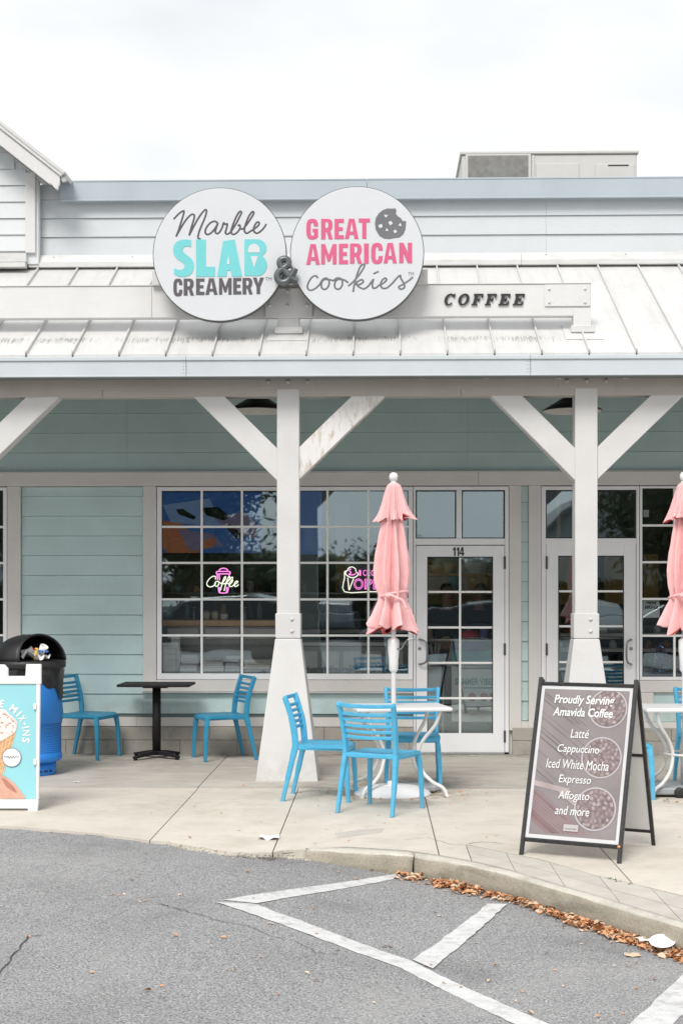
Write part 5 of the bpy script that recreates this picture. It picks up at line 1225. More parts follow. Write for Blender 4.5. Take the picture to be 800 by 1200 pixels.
# border pieces round the poster opening
O = (-52.2, 42.0, 802.5, 937)
def quadbox(a, b, c, d, dep, mm): mm.extrude([ip(*a), ip(*b), ip(*c), ip(*d)], (0, dep, 0)); return mm
top = [(-58, 802), (48, 802), (48, 778.5), (30.5, 778.5), (29.5, 792.5), (9.3, 792.5), (9.3, 784), (5, 779), (-15, 779), (-19.5, 784), (-20.5, 792.5), (-39.5, 792.5), (-40.5, 779), (-58, 779)]
m.extrude([ip(*q) for q in top], (0, .03, 0))
m.build('top_rail', 'plastic_white', it, bevel=.004)
m = MB(); bot = [(-57, 937.3), (-57, 951.5), (-43, 951.5), (-43, 948), (32.5, 948), (32.5, 952.3), (43.7, 952.3), (45, 937.3)]
m.extrude([ip(*q) for q in bot], (0, .03, 0)).build('bottom_rail', 'plastic_white', it, bevel=.004)
for a, b, c, d in ((42.2, 46.9, 802.3, 937), (-57.8, -52.4, 802.3, 937)):
    quadbox((a - .8 * (a > 0) * 0, d), (b - 1.7 * (a > 0), d), (b, c), (a, c), .03, MB()).build('side_rail', 'plastic_white', it, bevel=.003)
for pyy in (828, 893): quadbox((39.2, pyy + 3.4), (43, pyy + 3.4), (43, pyy - 3.4), (39.2, pyy - 3.4), -.012, MB()).build('poster_clip', 'plastic_white', it, bevel=.002)
MB().extrude([ip(-52.4, 937.2, -.012), ip(42.2, 937.2, -.012), ip(42.4, 802.2, -.012), ip(-52.4, 802.2, -.012)], (0, .006, 0)).build('poster', 'poster_aqua', it)
P = frame(-1); P = [p + Vector((-.05 if i in (0, 17) else .05, 0, -.14 if i in (6, 17) else 0)) for i, p in enumerate(P)]; MB().extrude([P[5], P[0], P[17], P[6]], (0, .02, 0)).build('rear_leaf', 'plastic_white', it, bevel=.004)
def zi(u, v): return (u / 9.24, 815 + v / 9.24)
def flat(name, pts, m_, d):
    P = [ip(*zi(*q), -.0105 + d) for q in pts]; mm = MB(); mm.extrude(P, (0, .0006, 0)); return mm.build(name, m_, it)
sm2 = lambda pts: [(p.x, p.y) for p in smooth_path([(a, b, 0) for a, b in pts], 5, True)]
flat('printed_cone', [(-250, 470), (-30, 520), (60, 470), (160, 395), (150, 470), (20, 850), (-20, 990), (-90, 990)], 'cone_tan', .0006)
for i in range(6): flat('cone_line', [(-60 + i * 44, 500 - i * 18), (-52 + i * 44, 496 - i * 18), (-66 + i * 18, 900), (-74 + i * 18, 900)], 'cone_line', .0014)
for i in range(5): flat('cone_line', [(-20, 560 + i * 60), (148 - i * 26, 440 + i * 74), (148 - i * 26, 449 + i * 74), (-20, 569 + i * 60)], 'cone_line', .0022)
flat('printed_ice_cream', sm2([(-250, 420), (-240, 240), (-150, 160), (-50, 170), (10, 148), (60, 165), (100, 205), (165, 260), (186, 330), (160, 400), (90, 450), (20, 490), (-60, 520), (-180, 490)]), 'cream', .0030)
rp = random.Random(8)
for q in ((40, 205, .14), (62, 214, .3), (85, 240, -.6), (120, 262, .9), (140, 282, .4), (170, 312, 1.2), (60, 345, .8), (100, 305, -.2), (75, 325, .3), (175, 345, 1.4), (140, 340, 1), (15, 410, .1), (-10, 240, .4), (20, 300, 0), (130, 400, .9), (-8, 340, .5)):
    a = q[2]; c_, s_ = math.cos(a) * 16, math.sin(a) * 16; flat('sprinkle', [(q[0] - c_, q[1] - s_ - 5), (q[0] + c_, q[1] + s_ - 5), (q[0] + c_, q[1] + s_ + 5), (q[0] - c_, q[1] - s_ + 5)], 'sprinkle', .0040)
flat('printed_hand', sm2([(-100, 800), (-20, 850), (50, 880), (130, 935), (200, 1010), (250, 1080), (268, 1118), (200, 1124), (60, 1122), (-60, 1122)]), 'skin_print', .0046)
flat('printed_thumb', sm2([(20, 900), (80, 930), (150, 1000), (180, 1060), (120, 1030), (60, 985)]), 'skin_shadow', .0054)
flat('printed_finger', sm2([(-20, 960), (60, 990), (130, 1060), (150, 1100), (60, 1090), (-10, 1040)]), 'skin_print', .0060)
bc = [(125 + 103 * math.cos(a * .1745), 675 + 103 * math.sin(a * .1745)) for a in range(36)]; flat('badge_rim', bc, 'grey_ink', .0068)
bc = [(125 + 98 * math.cos(a * .1745), 675 + 98 * math.sin(a * .1745)) for a in range(36)]; flat('badge', bc, 'white_print', .0076)
def iline(s, x0, y0, x1, y1, m_, d=.0086, **k):
    a, b = ip(*zi(x0, y1), -.0105 + d), ip(*zi(x1, y0), -.0105 + d); lean = (b.y - a.y) / (b.z - a.z)
    text_box(s, lambda u, v, dd: (a.x + u, a.y + v * lean, a.z + v), b.x - a.x, b.z - a.z, **k).build('text_line', m_, it)
fz = lambda u, v: ip(*zi(u, v), -.0105 + .0086)
mm = MB(); stroke(mm, [(40, 668), (60, 660), (72, 678), (88, 656), (100, 690), (112, 660), (128, 684), (140, 656), (156, 678), (170, 660), (190, 672), (206, 664)], .0022, fz, k=3); mm.build('badge_script', 'ink_soft', it)
def arc_letter(ch, ang, wl=62, hl=84, cx=-60, cy=425, Rr=342, m_='white_print'):
    a = R(ang)
    def f(u, v, d):   # u, v in enlarged pixels
        x, y = u - wl / 2, v - hl / 2; rr = Rr + y; px = cx + rr * math.sin(a) + x * math.cos(a); py = cy - rr * math.cos(a) + x * math.sin(a); return ip(*zi(px, py), -.0105 + .0016)
    text_box(ch, f, wl, hl, bold=.03).build('letter', m_, it)
for ch, an, wl in (('E', 13, 44), ('M', 36.5, 76), ('I', 50, 18), ('X', 60, 60), ('-', 70.5, 28), ('I', 77.5, 16), ('N', 87.5, 62), ('S', 101, 54)): arc_letter(ch, an, wl, hl=84 if ch != '-' else 18)
# ------------------------------------------------------------------ litter bin
BX, BYY = X(34, 12.95), 12.95
bt = thing('litter_bin', 'round blue litter bin with black hooded lid and overflowing rubbish', 'litter bin', (BX, BYY, 0)); c = (BX, BYY, 0)
MB().lathe([(.235, 0), (.24, .01), (.24, .105), (.20, .12)], c, 48).build('base', 'bin_blue', bt)
for k in range(10):
    a = -2.6 + k * .24; d = Vector((math.cos(a), math.sin(a), 0)); p = Vector(c) + d * .239 + Vector((0, 0, .03)); s_ = Vector((-d.y, d.x, 0)) * .02
    MB().extrude([p - s_, p + s_, p + s_ + Vector((0, 0, .02)), p - s_ + Vector((0, 0, .02))], d * .004).build('foot_slot', 'bin_hole', bt)
MB().lathe([(.20, .10), (.285, .125), (.292, .14), (.292, .19), (.285, .195), (.285, .475), (.292, .48), (.292, .90), (.285, .93)], c, 56).build('body', 'bin_blue', bt)
m = MB()
for r_ in range(15):
    for k in range(84):
        a = -3.4 + (k + .5 * (r_ % 2)) * 2 * math.pi / 120 * 1.0
        if k > 82: continue
        d = Vector((math.cos(a), math.sin(a), 0)); p = Vector(c) + d * .2858 + Vector((0, 0, .21 + r_ * .0178)); s_ = Vector((-d.y, d.x, 0)) * .0055; z_ = Vector((0, 0, .0062))
        m.quad(p - s_, p - z_, p + s_, p + z_)
m.build('perforation', 'bin_hole', bt, kind='stuff')
m = MB(); m.smooth = True; rb_ = random.Random(2); nb = 72; rows = []
ph = [rb_.random() * 6 for _ in range(4)]
for i, (z, r) in enumerate(((.965, .300), (.93, .305), (.87, .304), (.81, .303), (.78, .301), (.755, .302))):
    row = []
    for j in range(nb):
        a = 2 * math.pi * j / nb; w = .007 * math.sin(9 * a + ph[0]) * math.sin(4 * a + i) + .004 * math.sin(23 * a + i * 1.7)
        zz = z + (0 if i < 3 else (.06 * math.sin(5 * a + ph[1]) + .035 * math.sin(11 * a + ph[2])) * (i - 2) / 3)
        row.append(m.vert((BX + (r + w) * math.cos(a), BYY + (r + w) * math.sin(a), zz)))
    rows.append(row)
for p_, q_ in zip(rows, rows[1:]):
    for j in range(nb): m.face((p_[j], q_[j], q_[(j + 1) % nb], p_[(j + 1) % nb]))
m.build('bin_bag', 'bag_black', bt)
MB().lathe([(.25, .955), (.318, .955), (.326, .965), (.326, 1.012), (.315, 1.022), (.26, 1.024)], c, 56).build('rim', 'bin_black', bt)
MB().lathe([(0, .96), (.27, .965)], c, 32).build('inner_floor', 'bag_black', bt)
ax = Vector((math.sin(R(52)), -math.cos(R(52)), 0)); si = Vector((-ax.y, ax.x, 0))
m = MB(); m.smooth = True; rows = []; ns, na = 16, 24; LH = .19
for i in range(ns + 1):
    s = -.30 + (.30 + LH) * i / ns
    k = math.sqrt(max(0, 1 - (s / .305) ** 2)) if s < 0 else 1 - .13 * (s / LH) ** 2
    row = []
    for j in range(na + 1):
        b = math.pi * j / na; w = .30 * k; h = .235 * (k ** .8 if s < 0 else 1.0)
        # the mouth slopes back at its top
        sp_ = s - (.06 * math.sin(b) if i == ns else .06 * math.sin(b) * max(0, s) / LH)
        p = Vector(c) + ax * sp_ + si * (w * math.cos(b)) + Vector((0, 0, 1.018 + h * math.sin(b) ** .9)); row.append(m.vert(p))
    rows.append(row)
for p_, q_ in zip(rows, rows[1:]):
    for j in range(na): m.face((p_[j], q_[j], q_[j + 1], p_[j + 1]))
hd = m.build('hood', 'bin_black', bt)
bm = bmesh.new(); bm.from_mesh(hd.data); bmesh.ops.recalc_face_normals(bm, faces=bm.faces); bm.to_mesh(hd.data); bm.free()
sm_ = hd.modifiers.new('s', 'SOLIDIFY'); sm_.thickness = .012; sm_.offset = -1
lip = [Vector(c) + ax * (LH - .06 * math.sin(math.pi * j / 24)) + si * (.261 * math.cos(math.pi * j / 24)) + Vector((0, 0, 1.018 + .235 * math.sin(math.pi * j / 24) ** .9)) for j in range(25)]
MB().tube(lip, .010, n=8).build('hood_lip', 'bin_black', bt)
def crumple(name, m_, pos, size, seed, flat_=.5, parent=None, **k):
    r_ = random.Random(seed); m = MB(); n = 5; g_ = {}
    for i in range(n + 1):
        for j in range(n + 1):
            u, v = i / n - .5, j / n - .5
            g_[i, j] = m.vert((pos[0] + u * size * r_.uniform(.85, 1.15), pos[1] + v * size * r_.uniform(.85, 1.15), pos[2] + flat_ * size * (r_.uniform(0, .35) + .25 * math.sin(u * 7 + seed) * math.cos(v * 6))))
    for i in range(n):
        for j in range(n): m.face((g_[i, j], g_[i + 1, j], g_[i + 1, j + 1], g_[i, j + 1]))
    return m.build(name, m_, parent, **k)
def rubbish(name, label, cat, m_, off, size, seed, kind='crumple'):
    p = (BX + off[0], BYY + off[1], off[2])
    if kind == 'crumple': o = crumple(name, m_, p, size, seed, .9)
    elif kind == 'cup': o = MB().lathe([(.0, 0), (.028, 0), (.038, .09), (.036, .09), (.026, .004)], p, 16, ax=(.5, -.3, .8)).build(name, m_)
    else: o = MB().lathe([(0, 0), (.014, 0), (.014, .11), (0, .11)], p, 10, ax=(.15, -.1, 1)).build(name, m_)
    props(o, label, cat, 'rubbish in the bin mouth')
rubbish('paper_bag', 'grey white crumpled paper bag, largest scrap in the bin mouth', 'rubbish', 'paper_grey', (.06, -.15, 1.06), .17, 4)
rubbish('paper_bag', 'tall folded white paper at the back of the bin mouth', 'rubbish', 'paper', (.05, -.08, 1.09), .13, 9)
rubbish('napkin', 'crumpled white napkin at the front edge of the bin mouth', 'rubbish', 'paper', (.17, -.20, 1.04), .11, 14)
rubbish('paper_cup', 'white paper cup tipped in the bin mouth', 'rubbish', 'paper', (.13, -.13, 1.08), .1, 3, 'cup')
rubbish('snack_tube', 'thin yellow and red tube standing in the bin rubbish', 'rubbish', 'yellow_scrap', (.105, -.21, 1.03), .1, 3, 'tube')
rubbish('wrapper', 'small red wrapper on the yellow tube in the bin', 'rubbish', 'red_scrap', (.105, -.222, 1.125), .035, 5)
rubbish('wrapper', 'small blue wrapper on the bin rubbish', 'rubbish', 'blue_scrap', (.15, -.20, 1.10), .045, 6)
rubbish('bottle_cap', 'blue bottle cap at the right of the bin rubbish', 'rubbish', 'blue_scrap', (.20, -.17, 1.10), .035, 7)
# ------------------------------------------------------------------ litter on the ground
def leaf(m, p, s, r_, lift=.012):
    a = r_.uniform(0, 6.283); d = Vector((math.cos(a), math.sin(a), r_.uniform(-.35, .35))).normalized(); n = Vector((-d.y, d.x, r_.uniform(-.45, .45))).normalized() * s * r_.uniform(.22, .36); p = Vector(p); z = Vector((0, 0, 1))
    c0 = p - d * s * .5; c1 = p + d * s * .5; b = z * s * r_.uniform(.05, .30); m.mi = r_.choices((0, 1, 2), (6, 4, 1.6))[0]
    i = len(m.v); m.v += [tuple(c0), tuple(p - d * s * .12 + n + b), tuple(p + d * s * .22 + n * .8 + b), tuple(c1), tuple(p + d * s * .22 - n * .8 + b), tuple(p - d * s * .12 - n + b), tuple(p + z * s * .05)]
    for q in ((0, 5, 6), (5, 4, 6), (4, 3, 6), (3, 2, 6), (2, 1, 6), (1, 0, 6)): m.face([i + k for k in q])
m = MB(); r_ = random.Random(21)
def xat(px): return gr(px, yo(px)).x
def yo(px):
    L_ = [(450, 1015), (520, 1026), (600, 1050), (700, 1085), (800, 1111), (1000, 1170)]
    for (a, b), (c_, d_) in zip(L_, L_[1:]):
        if a <= px <= c_: return b + (d_ - b) * (px - a) / (c_ - a)
    return 1015
for i in range(2700):
    px = r_.uniform(462, 960); x = gr(px, yo(px), -.11).x; ye = yof(EDGE, x)
    den = 1.0 if 505 < px < 562 else (.30 if px < 505 else (.42 if px < 612 else (.62 if px < 650 else 1)))
    if r_.random() > den: continue
    wide = .085 if px > 640 else (.085 if px < 570 else .06)
    d = abs(r_.gauss(0, 1)) * wide
    if px > 562 and px < 612: d += .03
    p = (x, ye - .03 - d, rz(x, ye) + .006 + max(0, .026 - d * .2) * r_.random()); leaf(m, p, r_.choice((r_.uniform(.014, .03), r_.uniform(.03, .06))), r_)
m.build('leaf_litter', ['leaf', 'leaf_pale', 'leaf_dark'], kind='stuff')
m = MB()
for px, py in ((193, 1011), (211, 1009), (290, 1037), (164, 1077), (170, 1076), (314, 1096), (318, 1096), (262, 1117), (173, 1185), (371, 1102), (210, 1068), (435, 1020), (418, 1032), (580, 1125), (505, 1126), (520, 1146), (612, 1155), (621, 1180), (660, 1149), (700, 1184), (573, 1143), (745, 1152), (604, 1166), (515, 1067), (510, 1063), (450, 1108), (457, 1107), (540, 1150), (640, 1110), (720, 1125), (735, 1125), (690, 1115), (395, 1118), (205, 1118), (154, 1050), (229, 1045), (268, 1053), (650, 1130), (766, 1140), (558, 1098), (563, 1130)):
    p = gr(px, py, -.1); p.z = rz(p.x, p.y) + .006; leaf(m, p, r_.uniform(.018, .038), r_)
for i in range(45):
    p = gr(r_.uniform(-20, 820), r_.uniform(1010, 1210), -.1)
    if p.y > yof(EDGE, p.x) - .1: continue
    p.z = rz(p.x, p.y) + .005; leaf(m, p, r_.uniform(.012, .028), r_)
for i in range(80):
    a = r_.uniform(0, 6.28); q = r_.uniform(.30, .46) if i < 55 else r_.uniform(.45, .9); leaf(m, (U1[0] + q * math.cos(a), U1[1] - .05 + q * .9 * math.sin(a), .006), r_.uniform(.02, .038), r_)
for i in range(60):
    a = r_.uniform(0, 6.28); q = r_.uniform(.36, .5); leaf(m, (U2[0] + q * math.cos(a), U2[1] - .02 + q * math.sin(a), .006), r_.uniform(.02, .038), r_)
for i in range(60):
    p = gr(r_.uniform(40, 800), r_.uniform(895, 992), 0)
    if p.y < slab_edge(p.x) + .05: continue
    leaf(m, (p.x, p.y, .004), r_.uniform(.012, .03), r_)
m.build('scattered_leaves', ['leaf', 'leaf_pale', 'leaf_dark'], kind='stuff')
m = MB()   # small weeds in the crack behind the pavers and grit along the lot's edge
for px, py in ((713, 1030), (716, 1031), (720, 1032), (724, 1034), (738, 1037)):
    for k in range(7):
        p = gr(px + r_.uniform(-3, 3), py, 0); a = r_.uniform(0, 6.28); q = r_.uniform(.008, .02)
        m.tri((p.x - .002, p.y, .001), (p.x + .002, p.y, .001), (p.x + q * math.cos(a), p.y + q * math.sin(a) * .5, r_.uniform(.006, .016)))
m.build('weeds', 'weed', kind='stuff')
m = MB()
for i in range(420):
    px = r_.uniform(190, 372); x = gr(px, 995).x; s_ = r_.uniform(.003, .011); y = front(x) - .015 + r_.gauss(0, .02); z = rz(x, y) + (0 if y < front(x) else .016)
    m.lathe([(s_, 0), (s_ * .8, s_ * .7), (0, s_)], (x, y, z), 5, smooth=False)
m.build('grit', 'curb', kind='stuff')
p = gr(315, 984, 0); props(crumple('paper_napkin', 'paper', (p.x, p.y + .02, .004), .125, 33, .35), 'crumpled white paper napkin lying on the beige walk near the asphalt', 'litter')
pp = gr(776, 1108, -.1); zc = rz(pp.x, pp.y)
m = MB(); m.lathe([(.0, 0), (.052, .0), (.062, .007), (.064, .008), (.062, .009), (.051, .004), (0, .004)], (pp.x, pp.y, zc + .05), 28, ax=(-.1, -.30, .95)); props(m.build('paper_plate', 'paper'), 'white round paper plate leaning on the leaves below the curb', 'litter')
pp = gr(757, 1100, -.1); props(crumple('paper_scrap', 'paper', (pp.x, pp.y, rz(pp.x, pp.y) + .03), .085, 12, .12), 'flat white paper sheet on the leaf pile beside the paper plate', 'litter')
pp = gr(741, 1112, -.1); props(crumple('cardboard_scrap', 'leaf_pale', (pp.x, pp.y, rz(pp.x, pp.y) + .005), .07, 15, .12), 'tan torn scrap lying at the end of the leaf pile', 'litter')
pp = gr(676, 1068, -.1); props(crumple('plastic_scrap', 'paper_grey', (pp.x, pp.y, rz(pp.x, pp.y) + .03), .06, 19, .6), 'small crumpled clear wrapper on the leaf pile against the curb', 'litter')
p = gr(90, 917, 0); props(crumple('paper_scrap', 'paper', (p.x, p.y, .003), .06, 23, .1), 'tiny flat white scrap on the walk near the litter bin', 'litter')
# ------------------------------------------------------------------ inside the shop
TVY = 17.2
def scr(name, pts, m_, parent, d): MB().extrude([at(a, b, TVY - d) for a, b in pts], (0, .001, 0)).build(name, m_, parent)
tv = thing('menu_screen', 'wide wall screen with blue and orange food picture behind the first window', 'screen', at(250, 648, TVY))
MB().extrude([at(a, b, TVY) for a, b in ((188, 650), (309, 650), (309, 575), (188, 575))], (0, .06, 0)).build('screen_frame', 'tv_dark', tv)
scr('picture', ((190, 648), (307, 648), (307, 577), (190, 577)), 'tv_blue', tv, .002)
scr('picture_part', ((190, 610), (212, 612), (235, 640), (232, 648), (196, 648), (190, 640)), 'tv_orange', tv, .004)
scr('picture_part', ((191, 592), (245, 584), (262, 618), (200, 612)), 'tv_pale', tv, .005)
scr('picture_part', ((206, 597), (214, 596), (230, 606), (227, 609), (210, 603)), 'tv_dark', tv, .008)
scr('picture_part', ((236, 595), (256, 594), (270, 606), (262, 610), (242, 604)), 'tv_dark', tv, .0085)
scr('picture_part', ((208, 620), (250, 626), (262, 640), (222, 646)), 'tv_mauve', tv, .006)
scr('picture_part', ((250, 606), (285, 600), (304, 616), (300, 632), (268, 622)), 'tv_mauve', tv, .007)
scr('picture_part', ((262, 616), (270, 614), (286, 628), (278, 632)), 'tv_dark', tv, .009)
scr('picture_part', ((236, 634), (252, 630), (250, 640), (236, 644)), 'tv_orange', tv, .0095)
tv2 = thing('menu_screen', 'narrow upright blue menu screen with rows of text behind the middle post window', 'screen', at(362, 651, TVY))
MB().extrude([at(a, b, TVY) for a, b in ((344, 651), (378, 651), (378, 573), (344, 573))], (0, .06, 0)).build('screen_frame', 'tv_dark', tv2)
scr('picture', ((345, 650), (377, 650), (377, 574), (345, 574)), 'tv_blue', tv2, .002)
for k in range(9): scr('text_row', ((356, 620 + k * 3.1), (356 + rnd.uniform(8, 18), 620 + k * 3.1), (356 + 16, 619 + k * 3.1), (356, 619 + k * 3.1)), 'tv_pale', tv2, .004)
tv3 = thing('menu_screen', 'deep blue upright screen behind the glass over the second doorway', 'screen', at(650, 630, TVY))
MB().extrude([at(a, b, TVY) for a, b in ((641, 640), (657, 640), (657, 560), (641, 560))], (0, .06, 0)).build('screen_frame', 'tv_dark', tv3)
scr('picture', ((642, 638), (656, 638), (656, 561), (642, 561)), 'tv_blue', tv3, .002)
# serving counter
ct = thing('serving_counter', 'long wooden topped serving counter seen through the first window', 'counter', at(255, 770, 15.35))
KY = 15.35
box('counter_top', 'wood_tan', ct, X(150, KY), X(333, KY), KY, KY + .55, Z(734, KY), Z(727, KY), bevel=.006)
box('counter_front', 'stainless', ct, X(152, KY), X(331, KY), KY + .03, KY + .5, 0, Z(734.3, KY))
for i, (a, b) in enumerate(((196, 232), (240, 280), (283, 322))): box('front_panel', 'panel_pale', ct, X(a, KY), X(b, KY), KY + .01, KY + .028, Z(749, KY), Z(737, KY))
box('glass_rail', 'stainless', ct, X(152, KY), X(331, KY), KY - .01, KY + .02, Z(757, KY), Z(755, KY))
ct2 = thing('glass_case', 'low pale ice cream display case behind the window left of the numbered door', 'display case', at(415, 790, 15.4))
KY = 15.4
box('case_body', 'stainless', ct2, X(345, KY), X(480, KY), KY, KY + .8, 0, Z(757, KY), bevel=.01); box('case_top', 'panel_pale', ct2, X(345, KY), X(480, KY), KY - .02, KY + .8, Z(757, KY), Z(753, KY))
for k in range(5): box('front_panel', 'panel_pale', ct2, X(352 + k * 25, KY), X(372 + k * 25, KY), KY - .016, KY - .002, Z(783, KY), Z(763, KY))
# cups and jars
def cup(px, py, Y, r, h, m_, label, group, cat='cup', lid=None):
    p = at(px, py, Y); t = thing('storage_jar' if lid else 'paper_cup', label, cat, p, group=group)
    MB().lathe([(0, 0), (r * .82, 0), (r, h), (r * .95, h), (r * .8, .004)], p, 14).build('vessel', m_, t)
    if lid: MB().lathe([(r * 1.05, h), (r * 1.05, h + .02), (0, h + .022)], p, 14).build('lid', lid, t)
for px, l_ in ((242, 'pale lidded jar nearest the first cone stand on the wooden counter'), (252, 'pale lidded jar in the middle of the trio on the wooden counter')): cup(px, 727, 15.55, .042, .085, 'jar_glassy', l_, 'jars on the wooden counter', 'jar', 'stainless')
cup(262.5, 727, 15.55, .046, .07, 'paper', 'squat white cup at the end of the trio on the wooden counter', 'jars on the wooden counter')
for px, l in ((227, 'tall pale hourglass shaped stand left of the jar trio on the counter'), (287, 'tall pale hourglass shaped stand near the far end of the wooden counter')):
    p = at(px, 727, 15.55); t = thing('cone_stand', l, 'stand', p); MB().lathe([(.04, 0), (.012, .03), (.012, .13), (.05, .14), (0, .145)], p, 14).build('stem', 'stainless', t)
sh = thing('back_shelf', 'dark wall shelf stacked with cups on the back wall behind the windows', 'shelf', (X(260, 17.5), 17.5, 0))
for z in (1.30, 1.62): box('shelf_board', 'stainless', sh, X(160, 17.5), X(480, 17.5), 17.42, 17.68, z, z + .025)
rs = random.Random(4)
for i in range(30):
    px = 166 + i * 10.6; z = 1.325 if i % 2 else 1.645; p = Vector((X(px, 17.5), 17.54, z)); h = rs.uniform(.07, .2); r = rs.uniform(.03, .055)
    o = MB().lathe([(0, 0), (r, 0), (r * rs.uniform(.8, 1.1), h * .7), (r * .6, h), (0, h)], p, 10).build('shelf_cup', rs.choice(('jar_glassy', 'paper_grey', 'mint_cup', 'dark_cloth', 'wood_tan')))
    props(o, 'small cup or bottle on the dim back wall shelf behind the windows', 'cup', 'cups and bottles on the back wall shelf')
mk = thing('coffee_machine', 'dark espresso machine with three bright taps behind the second window', 'coffee machine', at(372, 734, 16.6))
a = at(366, 734, 16.6); box('machine_body', 'dark_cloth', mk, a.x - .28, a.x + .28, 16.6, 17.0, a.z - .02, a.z + .33, bevel=.02)
for d in (-.13, 0, .13): MB().tube([(a.x + d, 16.58, a.z + .17), (a.x + d, 16.56, a.z + .08)], .01).build('tap', 'handle_metal', mk)
mk2 = thing('drink_urn', 'rounded dark urn with pale lid behind the second window', 'urn', at(395, 737, 16.5)); a = at(393, 737, 16.5)
MB().lathe([(0, 0), (.15, 0), (.16, .05), (.16, .24), (.13, .27)], a, 24).build('urn_body', 'black_metal', mk2); MB().lathe([(.15, .27), (.13, .31), (0, .33)], a, 24).build('lid', 'ochre_wall', mk2)
cb = thing('work_bench', 'dark work bench under the coffee machine behind the second window', 'bench', (X(400, 16.5), 16.7, 0)); box('bench_top', 'stainless', cb, X(340, 16.5), X(478, 16.5), 16.4, 17.1, a.z - .05, a.z - .003); box('bench_body', 'dark_cloth', cb, X(342, 16.5), X(476, 16.5), 16.45, 17.05, 0, a.z - .052)
# door display: shelf with goods, posters
DY = 15.75
ds = thing('display_table', 'small display stand with gift goods just inside the numbered glass door', 'display stand', (X(540, DY), DY, 0))
zt = Z(777, DY); box('stand_top', 'panel_pale', ds, X(499, DY), X(585, DY), DY - .15, DY + .25, zt - .02, zt); box('stand_body', 'dark_cloth', ds, X(503, DY), X(582, DY), DY - .1, DY + .2, 0, zt - .021)
def thing1(mb_, name, m_, label, cat, group=None, bevel=0):
    o = mb_.build(name, m_, bevel=bevel); props(o, label, cat, group); return o
thing1(MB().box(X(530, DY), X(577, DY), DY - .1, DY + .15, zt + .001, Z(762, DY)), 'gift_box', 'teal_box', 'teal printed box on the display stand inside the numbered door', 'box', bevel=.008)
a = at(550, 762, DY); thing1(MB().lathe([(0, 0), (.17, 0), (.19, .06), (.15, .11), (.06, .12), (0, .12)], (a.x, DY, a.z + .001), 14), 'folded_cloth', 'blue_cloth', 'folded navy cloth on top of the teal box', 'cloth')
a = at(549, 754, DY); thing1(MB().lathe([(0, 0), (.10, 0), (.12, .03), (.09, .07), (0, .085)], (a.x, DY - .02, a.z + .06), 12), 'knit_hat', 'red_cloth', 'rounded red knitted bundle on the navy cloth', 'cloth')
a = at(566, 762, DY); thing1(MB().lathe([(0, 0), (.04, 0), (.045, .10), (.03, .12), (0, .125)], (a.x, DY - .1, a.z + .13), 12), 'blue_jar', 'blue_cloth', 'small dusty blue jar beside the red bundle inside the door', 'jar')
a = at(523, 777, DY); jr = thing('candy_jar', 'yellowish sweet jar on the stand inside the numbered door', 'jar', a)
MB().lathe([(0, 0), (.05, .002), (.055, .12), (.04, .14), (0, .145)], (a.x, DY + .1, a.z + .14), 14).build('glass_jar', 'ochre_wall', jr); MB().lathe([(.03, 0), (.03, .139)], (a.x, DY + .1, a.z), 10).build('jar_stand', 'stainless', jr)
a = at(509, 777, DY); cu = thing('spatula_cup', 'mint green cup holding pale wooden spoons inside the numbered door', 'cup', a)
MB().lathe([(0, 0), (.05, 0), (.058, .10), (.05, .10)], (a.x, DY - .1, a.z + .002), 16).build('cup', 'mint_cup', cu)
for k in range(8): q = k * .8; MB().tube([(a.x + .02 * math.cos(q), DY - .1 + .02 * math.sin(q), a.z + .04), (a.x + .06 * math.cos(q), DY - .1 + .05 * math.sin(q), a.z + .20 + .02 * math.sin(q * 3))], .006, n=5).build('spoon', 'cream', cu)
PYY = 15.35
ps = thing('floor_poster', 'pale floor poster with teal lettering and cookies behind the numbered door', 'poster', (X(556, PYY), PYY, 0))
MB().extrude([at(a, b, PYY) for a, b in ((529, 846), (580, 846), (580, 781), (529, 781))], (0, .01, 0)).build('board', 'poster_pale', ps)
def ptext(s, x0, y0, x1, y1, Y, m_, parent, **k): px_text(s, x0, y0, x1, y1, Y, .001, **k).build('text_line', m_, parent)
ptext('SUMMER VIBES', 533, 795, 579, 803, PYY - .001, 'poster_teal', ps, bold=.03); ptext('sweet treats all season', 541, 806, 577, 809, PYY - .001, 'poster_teal', ps) if False else None
MB().extrude([at(a, b, PYY - .003) for a, b in ((543, 807), (577, 807), (577, 805.6), (543, 805.6))], (0, .001, 0)).build('underline', 'poster_teal', ps)
for cx_ in (553, 567, 577): MB().lathe([(.045, 0), (.04, .01), (0, .014)], at(cx_, 817, PYY), 14, ax=(0, -1, 0)).build('printed_cookie', 'cookie', ps)
for r_ in (.075, .062): MB().tube([at(552, 830, PYY - .004) + Vector((r_ * math.cos(q * .2618), 0, r_ * math.sin(q * .2618))) for q in range(24)], .003, n=4, closed=True).build('stamp_ring', 'cream', ps)
for k in range(4): MB().tube(smooth_path([at(558 + i * 4.5, 823 + k * 4 + (1.3 if i % 2 else -1.3), PYY - .004) for i in range(5)], 3), .003, n=4).build('stamp_wave', 'cream', ps)
ps.location.z = 0
sb_ = thing('floor_easel', 'dark easel leg holding the pale poster inside the numbered door', 'easel', (X(515, 15.5), 15.5, 0)); MB().tube([at(519, 781, 15.5), at(514, 880, 15.3)], .014).build('leg', 'dark_cloth', sb_); box('rail', 'panel_pale', sb_, X(500, 15.5), X(520, 15.5), 15.5, 15.52, .12, Z(781, 15.5)); MB().tube([at(519, 781, 15.52), at(524, 870, 15.7)], .014).build('leg', 'dark_cloth', sb_)
